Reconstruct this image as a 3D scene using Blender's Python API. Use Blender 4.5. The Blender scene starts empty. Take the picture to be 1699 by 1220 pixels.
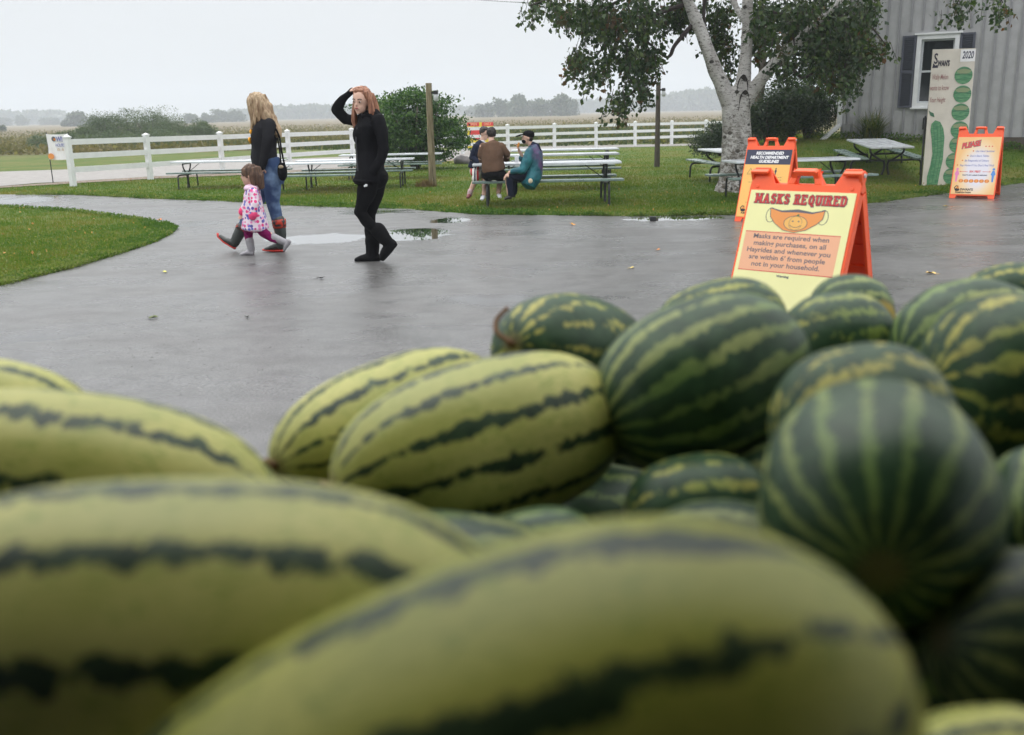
import bpy, bmesh, math, random
import numpy as np
from mathutils import Vector, Matrix, noise as mnoise
from mathutils.geometry import delaunay_2d_cdt
random.seed(7); rng = np.random.default_rng(7)
SC = bpy.context.scene; COL = SC.collection
# ---------------------------------------------------------------- camera
CAM = Vector((0, 0, 1.4)); FPX = 1600.0; TH = math.atan(423 / 1600.0); RHO = 0.021
FW = Vector((0, math.cos(TH), -math.sin(TH))); R0 = Vector((1, 0, 0)); U0 = Vector((0, math.sin(TH), math.cos(TH)))
XC = R0 * math.cos(RHO) - U0 * math.sin(RHO); YC = R0 * math.sin(RHO) + U0 * math.cos(RHO)
cd = bpy.data.cameras.new('camera'); cam = bpy.data.objects.new('camera', cd); COL.objects.link(cam)
m = Matrix((XC, YC, -FW)).transposed().to_4x4(); m.translation = CAM; cam.matrix_world = m
cd.sensor_width = 36; cd.lens = FPX / 1699 * 36; cd.clip_start = 0.05; cd.clip_end = 5000
cd.dof.use_dof = True; cd.dof.focus_distance = 12.5; cd.dof.aperture_fstop = 2.9; cd.dof.aperture_blades = 7
SC.camera = cam
# ---------------------------------------------------------------- sky, sun, exposure
w = bpy.data.worlds.new('World'); SC.world = w; w.use_nodes = True
nt = w.node_tree; bg = nt.nodes['Background']
sky = nt.nodes.new('ShaderNodeTexSky'); sky.sky_type = 'NISHITA'; sky.sun_disc = False
SUN_EL, SUN_ROT = math.radians(58), math.radians(-25)
sky.sun_elevation = SUN_EL; sky.sun_rotation = SUN_ROT; sky.dust_density = 3
hs = nt.nodes.new('ShaderNodeHueSaturation'); hs.inputs['Saturation'].default_value = 0.25
nt.links.new(sky.outputs[0], hs.inputs['Color'])
mx = nt.nodes.new('ShaderNodeMix'); mx.data_type = 'RGBA'; mx.inputs['Factor'].default_value = 0.93
nt.links.new(hs.outputs[0], mx.inputs[6])
tc = nt.nodes.new('ShaderNodeTexCoord'); sx = nt.nodes.new('ShaderNodeSeparateXYZ'); nt.links.new(tc.outputs['Generated'], sx.inputs[0])
cr = nt.nodes.new('ShaderNodeValToRGB'); e = cr.color_ramp.elements
e[0].position = 0.0; e[0].color = (8.35, 8.65, 8.9, 1); em = cr.color_ramp.elements.new(0.14); em.color = (8.5, 8.8, 9.1, 1); e = [cr.color_ramp.elements[0], cr.color_ramp.elements[-1]]; e[1].position = 1.0; e[1].color = (29.0, 29.2, 29.6, 1)   # an overcast sky brightens evenly towards the zenith
nz = nt.nodes.new('ShaderNodeTexNoise'); nz.inputs['Scale'].default_value = 2.2; nz.inputs['Detail'].default_value = 4
mp = nt.nodes.new('ShaderNodeMapping'); mp.inputs['Scale'].default_value = (1, 1, 3)
nt.links.new(tc.outputs['Generated'], mp.inputs[0]); nt.links.new(mp.outputs[0], nz.inputs['Vector'])
ma = nt.nodes.new('ShaderNodeMath'); ma.operation = 'MULTIPLY_ADD'; ma.inputs[1].default_value = 0.10; ma.inputs[2].default_value = 0.95
nt.links.new(nz.outputs[0], ma.inputs[0]); nt.links.new(sx.outputs[2], cr.inputs[0])
vm = nt.nodes.new('ShaderNodeVectorMath'); vm.operation = 'SCALE'; nt.links.new(cr.outputs[0], vm.inputs[0]); nt.links.new(ma.outputs[0], vm.inputs['Scale'])
nt.links.new(vm.outputs[0], mx.inputs[7]); nt.links.new(mx.outputs[2], bg.inputs[0]); bg.inputs[1].default_value = 0.1
sd = bpy.data.lights.new('sun', 'SUN'); sd.energy = 0.7; sd.angle = math.radians(50); sd.color = (1, 0.97, 0.92)
so = bpy.data.objects.new('sun', sd); COL.objects.link(so)
so.rotation_euler = (math.pi / 2 - SUN_EL, 0, math.pi - SUN_ROT if False else 0)
sdir = Vector((math.sin(SUN_ROT) * math.cos(SUN_EL), math.cos(SUN_ROT) * math.cos(SUN_EL), math.sin(SUN_EL)))
so.rotation_euler = sdir.to_track_quat('Z', 'Y').to_euler()
SC.view_settings.view_transform = 'Standard'; SC.view_settings.look = 'None'; SC.view_settings.exposure = 0.0; SC.view_settings.gamma = 1
SC.view_settings.use_curve_mapping = False
SC.cycles.volume_bounces = 1; SC.cycles.max_bounces = 8

# ---------------------------------------------------------------- pixel/terrain helpers
def ray(px, py): return FW + XC * ((px - 849.5) / FPX) + YC * ((610 - py) / FPX)
def W(px, py, Y):
    d = ray(px, py); return CAM + d * (Y / d.y)
def Dp(px, py, d): return CAM + ray(px, py) * d
HK = [(-50, 0), (5, 0), (17, -.26), (27, -.30), (33, -.36), (41, -.43), (51, -.52), (60, -.6), (100, -.75), (250, -1.0), (3000, -1.0)]
HY = np.array([k[0] for k in HK], float); HZ = np.array([k[1] for k in HK], float)
def sst(x): x = np.clip(x, 0, 1); return x * x * (3 - 2 * x)
_HK = [(float(a), float(b)) for a, b in HK]
def H(x, y):
    if isinstance(x, float) and isinstance(y, (float, int)):
        for i in range(len(_HK) - 1):
            if y < _HK[i + 1][0]: break
        a, b = _HK[i], _HK[i + 1]; z = a[1] + (b[1] - a[1]) * min(1, max(0, (y - a[0]) / (b[0] - a[0])))
        if y > 21 and x > .2 * y and y < 45:
            f = lambda t: (lambda q: q * q * (3 - 2 * q))(min(1.0, max(0.0, t)))
            z += .84 * f((y - 21) / 6.0) * f((x / y - .20) / .07) * (1 - f((y - 33) / 11))
        return z
    z = np.interp(y, HY, HZ)
    return z + .84 * sst((np.asarray(y) - 21) / 6.0) * sst((np.asarray(x) / np.maximum(np.asarray(y), 1.0) - .20) / .07) * (1 - sst((np.asarray(y) - 33) / 11))
def G(px, py, off=0.0):
    d = ray(px, py); lo, hi = 0.5, 3000.0
    t = lo; step = .1
    while t < hi:
        p = CAM + d * t
        if p.z < float(H(p.x, p.y)): break
        t2 = t; t = t * 1.08 + .02
    a, b = t2, t
    for _ in range(20):
        c = (a + b) / 2; p = CAM + d * c
        if p.z < float(H(p.x, p.y)): b = c
        else: a = c
    p = CAM + d * a; return Vector((p.x, p.y, float(H(p.x, p.y)) + off))
def GX(px, Y):  # ground point at depth Y in the column of pixel px
    x = (px - 849.5) / FPX * Y; Y = float(Y)
    for _ in range(4):
        z = float(H(x, Y)); d = Vector((x, Y, z)) - CAM
        u = d.dot(XC) / d.dot(FW) * FPX + 849.5
        x += (px - u) / FPX * Y
    return Vector((x, Y, float(H(x, Y))))
# ---------------------------------------------------------------- node DSL
class NB:
    def __init__(s, name):
        s.m = bpy.data.materials.new(name); s.m.use_nodes = True; s.t = s.m.node_tree; s.b = s.t.nodes['Principled BSDF']; s.tc = None
    def n(s, t, **k):
        x = s.t.nodes.new(t)
        for a, b in k.items(): setattr(x, a, b)
        return x
    def l(s, a, b):
        s.t.links.new(a, b)
    def put(s, sock, v):
        if isinstance(v, bpy.types.NodeSocket): s.l(v, sock)
        elif v is not None:
            if isinstance(v, (tuple, list, Vector)) and len(v) == 3 and sock.type == 'RGBA': v = (*v, 1)
            sock.default_value = v
    def obj(s):
        if not s.tc: s.tc = s.n('ShaderNodeTexCoord')
        return s.tc.outputs['Object']
    def pos(s):
        g = s.n('ShaderNodeNewGeometry'); return g.outputs['Position']
    def mapp(s, v, scale=(1, 1, 1), loc=(0, 0, 0), rot=(0, 0, 0)):
        x = s.n('ShaderNodeMapping'); s.put(x.inputs[0], v); x.inputs['Scale'].default_value = scale; x.inputs['Location'].default_value = loc; x.inputs['Rotation'].default_value = rot; return x.outputs[0]
    def noise(s, v, scale=5, detail=3, rough=.5, col=False, dist=0):
        x = s.n('ShaderNodeTexNoise'); s.put(x.inputs['Vector'], v); x.inputs['Scale'].default_value = scale; x.inputs['Detail'].default_value = detail; x.inputs['Roughness'].default_value = rough; x.inputs['Distortion'].default_value = dist
        return x.outputs['Color' if col else 0]
    def vor(s, v, scale=5, feature='F1', out='Distance', rand=1):
        x = s.n('ShaderNodeTexVoronoi', feature=feature); s.put(x.inputs['Vector'], v); x.inputs['Scale'].default_value = scale; x.inputs['Randomness'].default_value = rand; return x.outputs[out]
    def math(s, op, a, b=None, c=None, clamp=False):
        x = s.n('ShaderNodeMath', operation=op, use_clamp=clamp); s.put(x.inputs[0], a); s.put(x.inputs[1], b)
        if c is not None: s.put(x.inputs[2], c)
        return x.outputs[0]
    def vmath(s, op, a, b=None):
        x = s.n('ShaderNodeVectorMath', operation=op); s.put(x.inputs[0], a)
        if b is not None: s.put(x.inputs[1], b)
        return x.outputs['Value' if op in ('LENGTH', 'DISTANCE', 'DOT_PRODUCT') else 0]
    def sep(s, v):
        x = s.n('ShaderNodeSeparateXYZ'); s.put(x.inputs[0], v); return x.outputs
    def comb(s, a, b, c):
        x = s.n('ShaderNodeCombineXYZ'); s.put(x.inputs[0], a); s.put(x.inputs[1], b); s.put(x.inputs[2], c); return x.outputs[0]
    def ss(s, v, a, b, lo=0.0, hi=1.0):
        x = s.n('ShaderNodeMapRange', interpolation_type='SMOOTHSTEP'); s.put(x.inputs[0], v)
        x.inputs[1].default_value = a; x.inputs[2].default_value = b; x.inputs[3].default_value = lo; x.inputs[4].default_value = hi; return x.outputs[0]
    def mix(s, f, a, b, mode='MIX'):
        x = s.n('ShaderNodeMix', data_type='RGBA', blend_type=mode); s.put(x.inputs[0], f); s.put(x.inputs[6], a); s.put(x.inputs[7], b); return x.outputs[2]
    def ramp(s, f, stops, interp='LINEAR'):
        x = s.n('ShaderNodeValToRGB'); s.put(x.inputs[0], f); r = x.color_ramp; r.interpolation = interp
        while len(r.elements) < len(stops): r.elements.new(.5)
        for el, (p, c) in zip(r.elements, stops): el.position = p; el.color = (*c, 1)
        return x.outputs[0]
    def attr(s, name):
        x = s.n('ShaderNodeAttribute'); x.attribute_name = name; return x.outputs
    def bump(s, h, strength=.3, dist=.01):
        x = s.n('ShaderNodeBump'); x.inputs['Strength'].default_value = strength; x.inputs['Distance'].default_value = dist; s.put(x.inputs['Height'], h); s.l(x.outputs[0], s.b.inputs['Normal'])
    def out(s, col=None, rough=None, spec=None, **k):
        if col is not None: s.put(s.b.inputs['Base Color'], col)
        if rough is not None: s.put(s.b.inputs['Roughness'], rough)
        if spec is not None: s.put(s.b.inputs['Specular IOR Level'], spec)
        for a, v in k.items(): s.put(s.b.inputs[a.replace('_', ' ')], v)
        return s.m
_M = {}
def plain(name, col, rough=.6, var=.12, scale=8, bump=0, bs=60, spec=.5, stretch=(1, 1, 1)):
    if name in _M: return _M[name]
    b = NB(name); v = b.mapp(b.obj(), stretch)
    f = b.noise(v, scale, 4, .6)
    c1 = tuple(max(0, c * (1 - var)) for c in col); c2 = tuple(min(1, c * (1 + var)) for c in col)
    c = b.mix(b.ss(f, .3, .7), c1, c2)
    if bump: b.bump(b.noise(v, bs, 3), bump, .01)
    r = b.ss(f, .2, .8, max(0, rough - .08), min(1, rough + .08))
    _M[name] = b.out(c, r, spec); return _M[name]
# ---------------------------------------------------------------- object helpers
def tag(o, label=None, cat=None, group=None, kind=None):
    if label: o['label'] = label
    if cat: o['category'] = cat
    if group: o['group'] = group
    if kind: o['kind'] = kind
    return o
def link(name, me, mat=None, parent=None, smooth=False):
    if mat is not None:
        me.materials.clear()
        for mm in (mat if isinstance(mat, (list, tuple)) else [mat]): me.materials.append(mm)
    if smooth: me.polygons.foreach_set('use_smooth', [True] * len(me.polygons))
    o = bpy.data.objects.new(name, me); COL.objects.link(o)
    if parent: o.parent = parent
    return o
def empty(name, loc, rz=0, rx=0, ry=0):
    o = bpy.data.objects.new(name, None); COL.objects.link(o); o.location = loc; o.rotation_euler = (rx, ry, rz); o.empty_display_size = .1; return o
def mesh(name, V, F):
    me = bpy.data.meshes.new(name); me.from_pydata([tuple(v) for v in V], [], F); me.update(); return me
class MB:
    def __init__(s): s.v = []; s.f = []
    def add(s, V, F):
        n = len(s.v); s.v += [tuple(v) for v in V]; s.f += [tuple(i + n for i in f) for f in F]; return s
    def box(s, c, d, R=None, bev=0):
        c = Vector(c); d = Vector(d) / 2; V = []
        for z in (-1, 1):
            for y in (-1, 1):
                for x in (-1, 1):
                    p = Vector((x * d.x, y * d.y, z * d.z)); p = (R @ p) if R else p; V.append(c + p)
        return s.add(V, [(0, 2, 3, 1), (4, 5, 7, 6), (0, 1, 5, 4), (2, 6, 7, 3), (0, 4, 6, 2), (1, 3, 7, 5)])
    def tube(s, P, r, n=8, cap=True, squash=None):
        P = [Vector(p) for p in P]; R = r if isinstance(r, (list, tuple)) else [r] * len(P); V = []; F = []
        up = None
        for i, p in enumerate(P):
            t = (P[min(i + 1, len(P) - 1)] - P[max(i - 1, 0)]).normalized()
            if up is None: up = Vector((0, 0, 1)) if abs(t.z) < .9 else Vector((0, 1, 0))
            a = t.cross(up).normalized(); b = t.cross(a).normalized(); up = -b if False else up
            for k in range(n):
                an = 2 * math.pi * k / n; V.append(p + (a * math.cos(an) + b * math.sin(an)) * R[i])
        for i in range(len(P) - 1):
            for k in range(n): F.append((i * n + k, i * n + (k + 1) % n, (i + 1) * n + (k + 1) % n, (i + 1) * n + k))
        if cap: F.append(tuple(range(n - 1, -1, -1))); F.append(tuple((len(P) - 1) * n + k for k in range(n)))
        return s.add(V, F)
    def prism(s, poly, depth, M=None, z0=0):
        n = len(poly); V = [Vector((x, y, z0)) for x, y in poly] + [Vector((x, y, z0 + depth)) for x, y in poly]
        if M: V = [M @ v for v in V]
        F = [tuple(range(n - 1, -1, -1)), tuple(range(n, 2 * n))] + [(i, (i + 1) % n, n + (i + 1) % n, n + i) for i in range(n)]
        return s.add(V, F)
    def ell(s, c, r, R=None, nu=16, nv=10):
        V = []; F = []; c = Vector(c)
        for j in range(nv + 1):
            th = math.pi * j / nv
            for i in range(nu):
                ph = 2 * math.pi * i / nu; p = Vector((r[0] * math.sin(th) * math.cos(ph), r[1] * math.sin(th) * math.sin(ph), r[2] * math.cos(th)))
                V.append(c + (R @ p if R else p))
        for j in range(nv):
            for i in range(nu):
                a = j * nu + i; b = j * nu + (i + 1) % nu; F.append((a, a + nu, b + nu, b))
        return s.add(V, F)
    def mesh(s, name, bevel=0, segs=2, fix=True):
        me = mesh(name, s.v, s.f)
        if fix or bevel:
            bm = bmesh.new(); bm.from_mesh(me); bmesh.ops.remove_doubles(bm, verts=bm.verts, dist=1e-5)
            bmesh.ops.recalc_face_normals(bm, faces=bm.faces)
            if bevel: bmesh.ops.bevel(bm, geom=list(bm.edges), offset=bevel, segments=segs, affect='EDGES', profile=.6)
            bm.to_mesh(me); bm.free()
        return me
    def build(s, name, mat, parent=None, bevel=0, smooth=False, segs=2):
        return link(name, s.mesh(name, bevel, segs), mat, parent, smooth)
def copy_tree(o, parent=None):
    c = o.copy(); COL.objects.link(c)
    if parent: c.parent = parent
    for ch in [x for x in o.children]: copy_tree(ch, c)
    return c
def bez(P, n=8):
    P = [Vector(p) for p in P]; out = []
    for i in range(len(P) - 1):
        p0 = P[max(i - 1, 0)]; p1 = P[i]; p2 = P[i + 1]; p3 = P[min(i + 2, len(P) - 1)]
        for k in range(n):
            t = k / n; out.append(.5 * ((2 * p1) + (p2 - p0) * t + (2 * p0 - 5 * p1 + 4 * p2 - p3) * t * t + (-p0 + 3 * p1 - 3 * p2 + p3) * t ** 3))
    out.append(P[-1]); return out
# smooth sheets following the terrain with a constrained boundary
def sheet(name, poly, mat, off, step, kind='structure', jitter=0):
    pts = []; n = len(poly)
    for i in range(n):
        a = Vector(poly[i][:2]); b = Vector(poly[(i + 1) % n][:2]); L = (b - a).length; k = max(1, int(L / max(step * .5, .12)))
        k = min(k, 60)
        for q in range(k):
            p = a.lerp(b, q / k)
            if jitter:
                w_ = mnoise.noise(Vector((p.x * 1.7, p.y * 1.7, 3))) * jitter + mnoise.noise(Vector((p.x * 7, p.y * 7, 9))) * jitter * .5
                nn = Vector((-(b - a).y, (b - a).x)).normalized(); p = p + nn * w_
            pts.append(p)
    nb = len(pts); E = [(i, (i + 1) % nb) for i in range(nb)]
    xs = [p.x for p in pts]; ys = [p.y for p in pts]
    bp = np.array([[p.x, p.y] for p in pts])
    gx = np.arange(min(xs), max(xs), step); gy = np.arange(min(ys), max(ys), step)
    X, Y = np.meshgrid(gx, gy); Q = np.c_[X.ravel(), Y.ravel()]
    ins = inpoly(Q, bp); Q = Q[ins]
    allp = pts + [Vector((float(a), float(b))) for a, b in Q]
    r = delaunay_2d_cdt(allp, E, [list(range(nb))], 1, 1e-4)
    V = [(p.x, p.y, float(H(p.x, p.y)) + off) for p in r[0]]
    o = link(name, mesh(name, V, [tuple(f) for f in r[2]]), mat, None, True); o['kind'] = kind; return o
def inpoly(Q, P):
    x = Q[:, 0]; y = Q[:, 1]; c = np.zeros(len(Q), bool); n = len(P); j = n - 1
    for i in range(n):
        xi, yi = P[i]; xj, yj = P[j]
        m_ = ((yi > y) != (yj > y)) & (x < (xj - xi) * (y - yi) / (yj - yi + 1e-12) + xi); c ^= m_; j = i
    return c
def np_mesh(name, V, F, rnd=None):
    V = np.asarray(V, np.float32); F = np.asarray(F, np.int32); k = F.shape[1]
    me = bpy.data.meshes.new(name); me.vertices.add(len(V)); me.vertices.foreach_set('co', V.ravel())
    me.loops.add(F.size); me.loops.foreach_set('vertex_index', F.ravel()); me.polygons.add(len(F))
    me.polygons.foreach_set('loop_start', np.arange(0, F.size, k, dtype=np.int32)); me.update(calc_edges=True)
    if rnd is not None:
        a = me.attributes.new('rnd', 'FLOAT', 'POINT'); a.data.foreach_set('value', np.asarray(rnd, np.float32))
    me.validate(); return me
def leaves(name, P, size, aspect=.6, droop=.0, asp_jit=.3, cup=.25):
    """one small folded leaf (two triangles) at each point"""
    P = np.asarray(P, float); n = len(P)
    s = size * rng.uniform(.6, 1.35, n)[:, None]
    d = rng.normal(size=(n, 3)); d[:, 2] -= droop; d /= np.linalg.norm(d, axis=1)[:, None]
    q = rng.normal(size=(n, 3)); u = np.cross(d, q); u /= np.linalg.norm(u, axis=1)[:, None]; nn = np.cross(d, u)
    w_ = s * aspect * .5
    V = np.stack([P, P + d * s * .45 + u * w_ + nn * w_ * cup, P + d * s, P + d * s * .45 - u * w_ + nn * w_ * cup], 1).reshape(-1, 3)
    b = np.arange(n)[:, None] * 4; F = np.concatenate([b + [0, 1, 2], b + [0, 2, 3]], 0)
    return np_mesh(name, V, F, np.repeat(rng.random(n), 4))
def blades(name, P, h, w_, lean=.5, tri=True):
    P = np.asarray(P, float); n = len(P); h = np.asarray(h) * rng.uniform(.5, 1.3, n); w_ = w_ * rng.uniform(.6, 1.3, n)
    a = rng.uniform(0, 2 * math.pi, n); d = np.c_[np.cos(a), np.sin(a), np.zeros(n)]; b = rng.uniform(0, 2 * math.pi, n)
    L = np.c_[np.cos(b), np.sin(b), np.zeros(n)] * (lean * h * rng.random(n))[:, None]
    V = np.stack([P - d * (w_ / 2)[:, None], P + d * (w_ / 2)[:, None], P + L + np.c_[np.zeros(n), np.zeros(n), h]], 1).reshape(-1, 3)
    F = np.arange(3 * n).reshape(-1, 3); return np_mesh(name, V, F, np.repeat(rng.random(n), 3))
def loft(secs, n=14):
    """secs: list of (point, ra, rb, side_dir); closed tube with elliptical sections; ra is along side_dir"""
    V = []; F = []; P = [Vector(s_[0]) for s_ in secs]; m_ = len(P)
    for i, s_ in enumerate(secs):
        t = (P[min(i + 1, m_ - 1)] - P[max(i - 1, 0)]).normalized(); sd_ = Vector(s_[3] if len(s_) > 3 else (0, 1, 0))
        a = (sd_ - t * sd_.dot(t))
        if a.length < 1e-4: a = t.orthogonal()
        a.normalize(); b = t.cross(a)
        for k in range(n):
            an = 2 * math.pi * k / n; V.append(P[i] + a * math.cos(an) * s_[1] + b * math.sin(an) * s_[2])
    for i in range(m_ - 1):
        for k in range(n): F.append((i * n + k, i * n + (k + 1) % n, (i + 1) * n + (k + 1) % n, (i + 1) * n + k))
    for end, sgn in ((0, -1), (m_ - 1, 1)):   # domed ends
        t = (P[1] - P[0]).normalized() if end == 0 else (P[-1] - P[-2]).normalized()
        r = min(secs[end][1], secs[end][2]) * .6; ix = len(V); V.append(P[end] + t * sgn * r * .5)
        for k in range(n):
            f = (end * n + (k + 1) % n, end * n + k, ix); F.append(f if end == 0 else f[::-1])
    return V, F
def limb(*pr, side=(0, 1, 0), flat=1.0, sub=4):
    """limb((p,r),(p,r)...) rounded and tapering"""
    secs = []
    for i in range(len(pr) - 1):
        for k in range(sub): t = k / sub; secs.append((Vector(pr[i][0]).lerp(Vector(pr[i + 1][0]), t), pr[i][1] * (1 - t) + pr[i + 1][1] * t))
    secs.append((Vector(pr[-1][0]), pr[-1][1]))
    V, F = loft([(p, r, r * flat, side) for p, r in secs], 12); mb = MB(); mb.add(V, F)
    for p, r in (pr[0], pr[-1]): mb.ell(p, (r * .97, r * .97, r * .97), nu=12, nv=8)
    for p, r in pr[1:-1]: mb.ell(p, (r, r, r), nu=12, nv=8)
    return mb
def blob(name, parts, mat, parent=None, voxel=.01, smooth=6, disp=0, dscale=12, dz=.6, origin=None):
    mb = MB()
    for p in parts: mb.add(p.v, p.f) if isinstance(p, MB) else mb.add(*p)
    me = mesh(name, mb.v, mb.f); bm = bmesh.new(); bm.from_mesh(me); bmesh.ops.recalc_face_normals(bm, faces=bm.faces); bm.to_mesh(me); bm.free()
    o = bpy.data.objects.new('tmp', me); COL.objects.link(o)
    r = o.modifiers.new('r', 'REMESH'); r.mode = 'VOXEL'; r.voxel_size = voxel
    s_ = o.modifiers.new('s', 'SMOOTH'); s_.factor = .5; s_.iterations = smooth
    dg = bpy.context.evaluated_depsgraph_get(); me2 = bpy.data.meshes.new_from_object(o.evaluated_get(dg)); bpy.data.objects.remove(o); bpy.data.meshes.remove(me)
    me2.name = name; n = len(me2.vertices); co = np.empty(n * 3, np.float32); me2.vertices.foreach_get('co', co); co = co.reshape(-1, 3)
    if disp:
        no = np.empty(n * 3, np.float32); me2.vertices.foreach_get('normal', no); no = no.reshape(-1, 3)
        d = np.array([mnoise.noise(Vector((c[0] * dscale, c[1] * dscale, c[2] * dscale * dz))) for c in co]); co = co + no * (d * disp)[:, None]
    if parent is not None: co = co - np.array(parent.matrix_basis.translation if parent.parent is None else origin)
    me2.vertices.foreach_set('co', co.ravel().astype(np.float32)); me2.update()
    return link(name, me2, mat, parent, True)
# ================================================================= ground
FAR = 1500
def mat_ground():
    b = NB('ground'); p = b.pos(); s = b.sep(p); n1 = b.noise(p, .35, 4, .6); n2 = b.noise(p, 2.2, 4, .6); n3 = b.noise(p, 18, 3, .6)
    lawn = b.ramp(b.math('ADD', b.math('MULTIPLY', n1, .6), b.math('MULTIPLY', n2, .4)), [(.40, (.062, .112, .014)), (.5, (.10, .138, .022)), (.59, (.155, .145, .04))])
    lawn = b.mix(b.ss(n3, .35, .75, 0, .45), lawn, (.05, .075, .014))
    pf = b.mapp(p, (.02, .25, 1)); nf = b.noise(pf, 1, 4, .6); pf2 = b.mapp(p, (.3, 1.2, 1)); nf2 = b.noise(pf2, 1, 3, .6)
    near = b.mix(b.ss(nf2, .3, .7), (.095, .092, .032), (.13, .115, .045))
    far = b.mix(b.ss(nf, .3, .7), (.145, .115, .062), (.195, .155, .085))
    yy = b.math('ADD', s[1], b.math('MULTIPLY', b.math('SUBTRACT', n1, .5), 12))
    edge = b.math('ADD', yy, b.math('MULTIPLY', s[0], -.0))
    c = b.mix(b.ss(edge, 60, 66), lawn, near); c = b.mix(b.ss(b.math('ADD', s[1], b.math('MULTIPLY', nf, 60)), 150, 260), c, far)
    b.bump(b.noise(p, 30, 4), .5, .03); return b.out(c, .8, .15)
M_ground = mat_ground()
xs = np.unique(np.r_[np.linspace(-900, -60, 22), np.linspace(-60, -14, 24), np.linspace(-14, 22, 73), np.linspace(22, 60, 20), np.linspace(60, 900, 22)])
ys = np.unique(np.r_[np.linspace(-30, 6, 10), np.linspace(6, 40, 69), np.linspace(40, 110, 36), np.linspace(110, FAR, 40)])
X, Y = np.meshgrid(xs, ys); Z = H(X, Y) - .012; nx = len(xs)
V = np.c_[X.ravel(), Y.ravel(), Z.ravel()]; i, j = np.meshgrid(np.arange(nx - 1), np.arange(len(ys) - 1)); a = (j * nx + i).ravel()
g = link('ground', np_mesh('ground', V, np.c_[a, a + 1, a + nx + 1, a + nx]), M_ground, None, True); g['kind'] = 'structure'
# ---- asphalt yard
def px2(l): return [tuple(G(x, y)[:2]) for x, y in l]
FAREDGE = [(-260, 321), (0, 323), (118, 323), (236, 329), (400, 335), (466, 341), (680, 347), (740, 352), (796, 356), (1060, 359), (1206, 357), (1300, 351), (1430, 339), (1566, 321), (1699, 303), (1900, 283)]
ISL_LO = [(0, 474), (59, 459), (118, 445), (206, 418), (251, 403), (280, 388), (290, 379)]
ISL_UP = [(274, 372), (221, 362), (118, 349), (0, 342), (-260, 337)]
fe = px2(FAREDGE); il = px2(ISL_LO); iu = px2(ISL_UP)
yard = fe + [(24, fe[-1][1] + 1), (24, -12), (-16, -12), (-16, 5.2)] + il + iu
def mat_asphalt():
    b = NB('asphalt'); p = b.pos(); n1 = b.noise(b.mapp(p, (.55, .9, 1)), 1, 3, .6); n2 = b.noise(p, 75, 3, .8); n3 = b.noise(p, 4, 4, .6); n4 = b.noise(b.mapp(p, (.9, 2.2, 1)), 1.4, 4, .65)
    m_ = None; mc_ = None
    for px, py, hw, hh, st in [(535, 396, 105, 9, 1), (690, 388, 62, 12, 1), (748, 366, 40, 5, 1), (1120, 363, 92, 4, 1), (25, 333, 85, 8, .9), (850, 497, 170, 9, .55), (620, 352, 70, 4, .8), (330, 372, 40, 5, .6), (60, 560, 60, 12, .5), (1180, 500, 60, 10, .5)]:
        c = G(px, py); rx = hw * c.y / FPX; ry = abs(G(px, py - hh).y - G(px, py + hh).y) / 2
        d = b.vmath('LENGTH', b.vmath('MULTIPLY', b.vmath('SUBTRACT', p, (c.x, c.y, c.z)), (1 / rx, 1 / ry, 0)))
        d = b.math('ADD', d, b.math('MULTIPLY', b.math('SUBTRACT', b.noise(p, 3.2, 4, .65), .5), 1.3 if st == 1 else 2.2))
        k = b.ss(d, .95 if st == 1 else 1.3, .72 if st == 1 else .3, 0, st); m_ = k if m_ is None else b.math('MAXIMUM', m_, k); mc_ = (k if mc_ is None else b.math('MAXIMUM', mc_, k)) if st == 1 else mc_
    base = b.mix(b.ss(n2, .3, .75), (.060, .059, .059), (.195, .191, .186)); base = b.mix(b.ss(n3, .35, .8, 0, .5), base, (.034, .032, .031))
    base = b.mix(b.ss(b.noise(b.mapp(p, (1, 2.5, 1)), 1.1, 5, .7), .62, .75, 0, .6), base, (.045, .048, .03))
    base = b.mix(m_, base, (.018, .018, .018))
    r = b.ss(n1, .28, .72, .2, .44); r = b.math('ADD', r, b.math('MULTIPLY', b.math('SUBTRACT', n4, .5), .22)); r = b.math('MULTIPLY', r, b.math('SUBTRACT', 1.0, b.math('MULTIPLY', m_, .95)))
    r = b.math('MAXIMUM', r, .015)
    bn = b.n('ShaderNodeBump'); b.put(bn.inputs['Height'], b.noise(p, 95, 3, .75)); b.put(bn.inputs['Strength'], b.math('MULTIPLY', b.math('SUBTRACT', 1.0, m_), .34)); bn.inputs['Distance'].default_value = .006
    mxn = b.mix(m_, bn.outputs[0], (0, 0, 1)); b.l(mxn, b.b.inputs['Normal']); b.put(b.b.inputs['Coat Weight'], mc_); b.b.inputs['Coat Roughness'].default_value = .02; b.b.inputs['Coat IOR'].default_value = 1.5; cn = b.n('ShaderNodeCombineXYZ'); cn.inputs[2].default_value = 1; b.l(cn.outputs[0], b.b.inputs['Coat Normal']); return b.out(base, r, .5)
sheet('asphalt_yard', yard, mat_asphalt(), .0, .7, jitter=.06)
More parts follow.
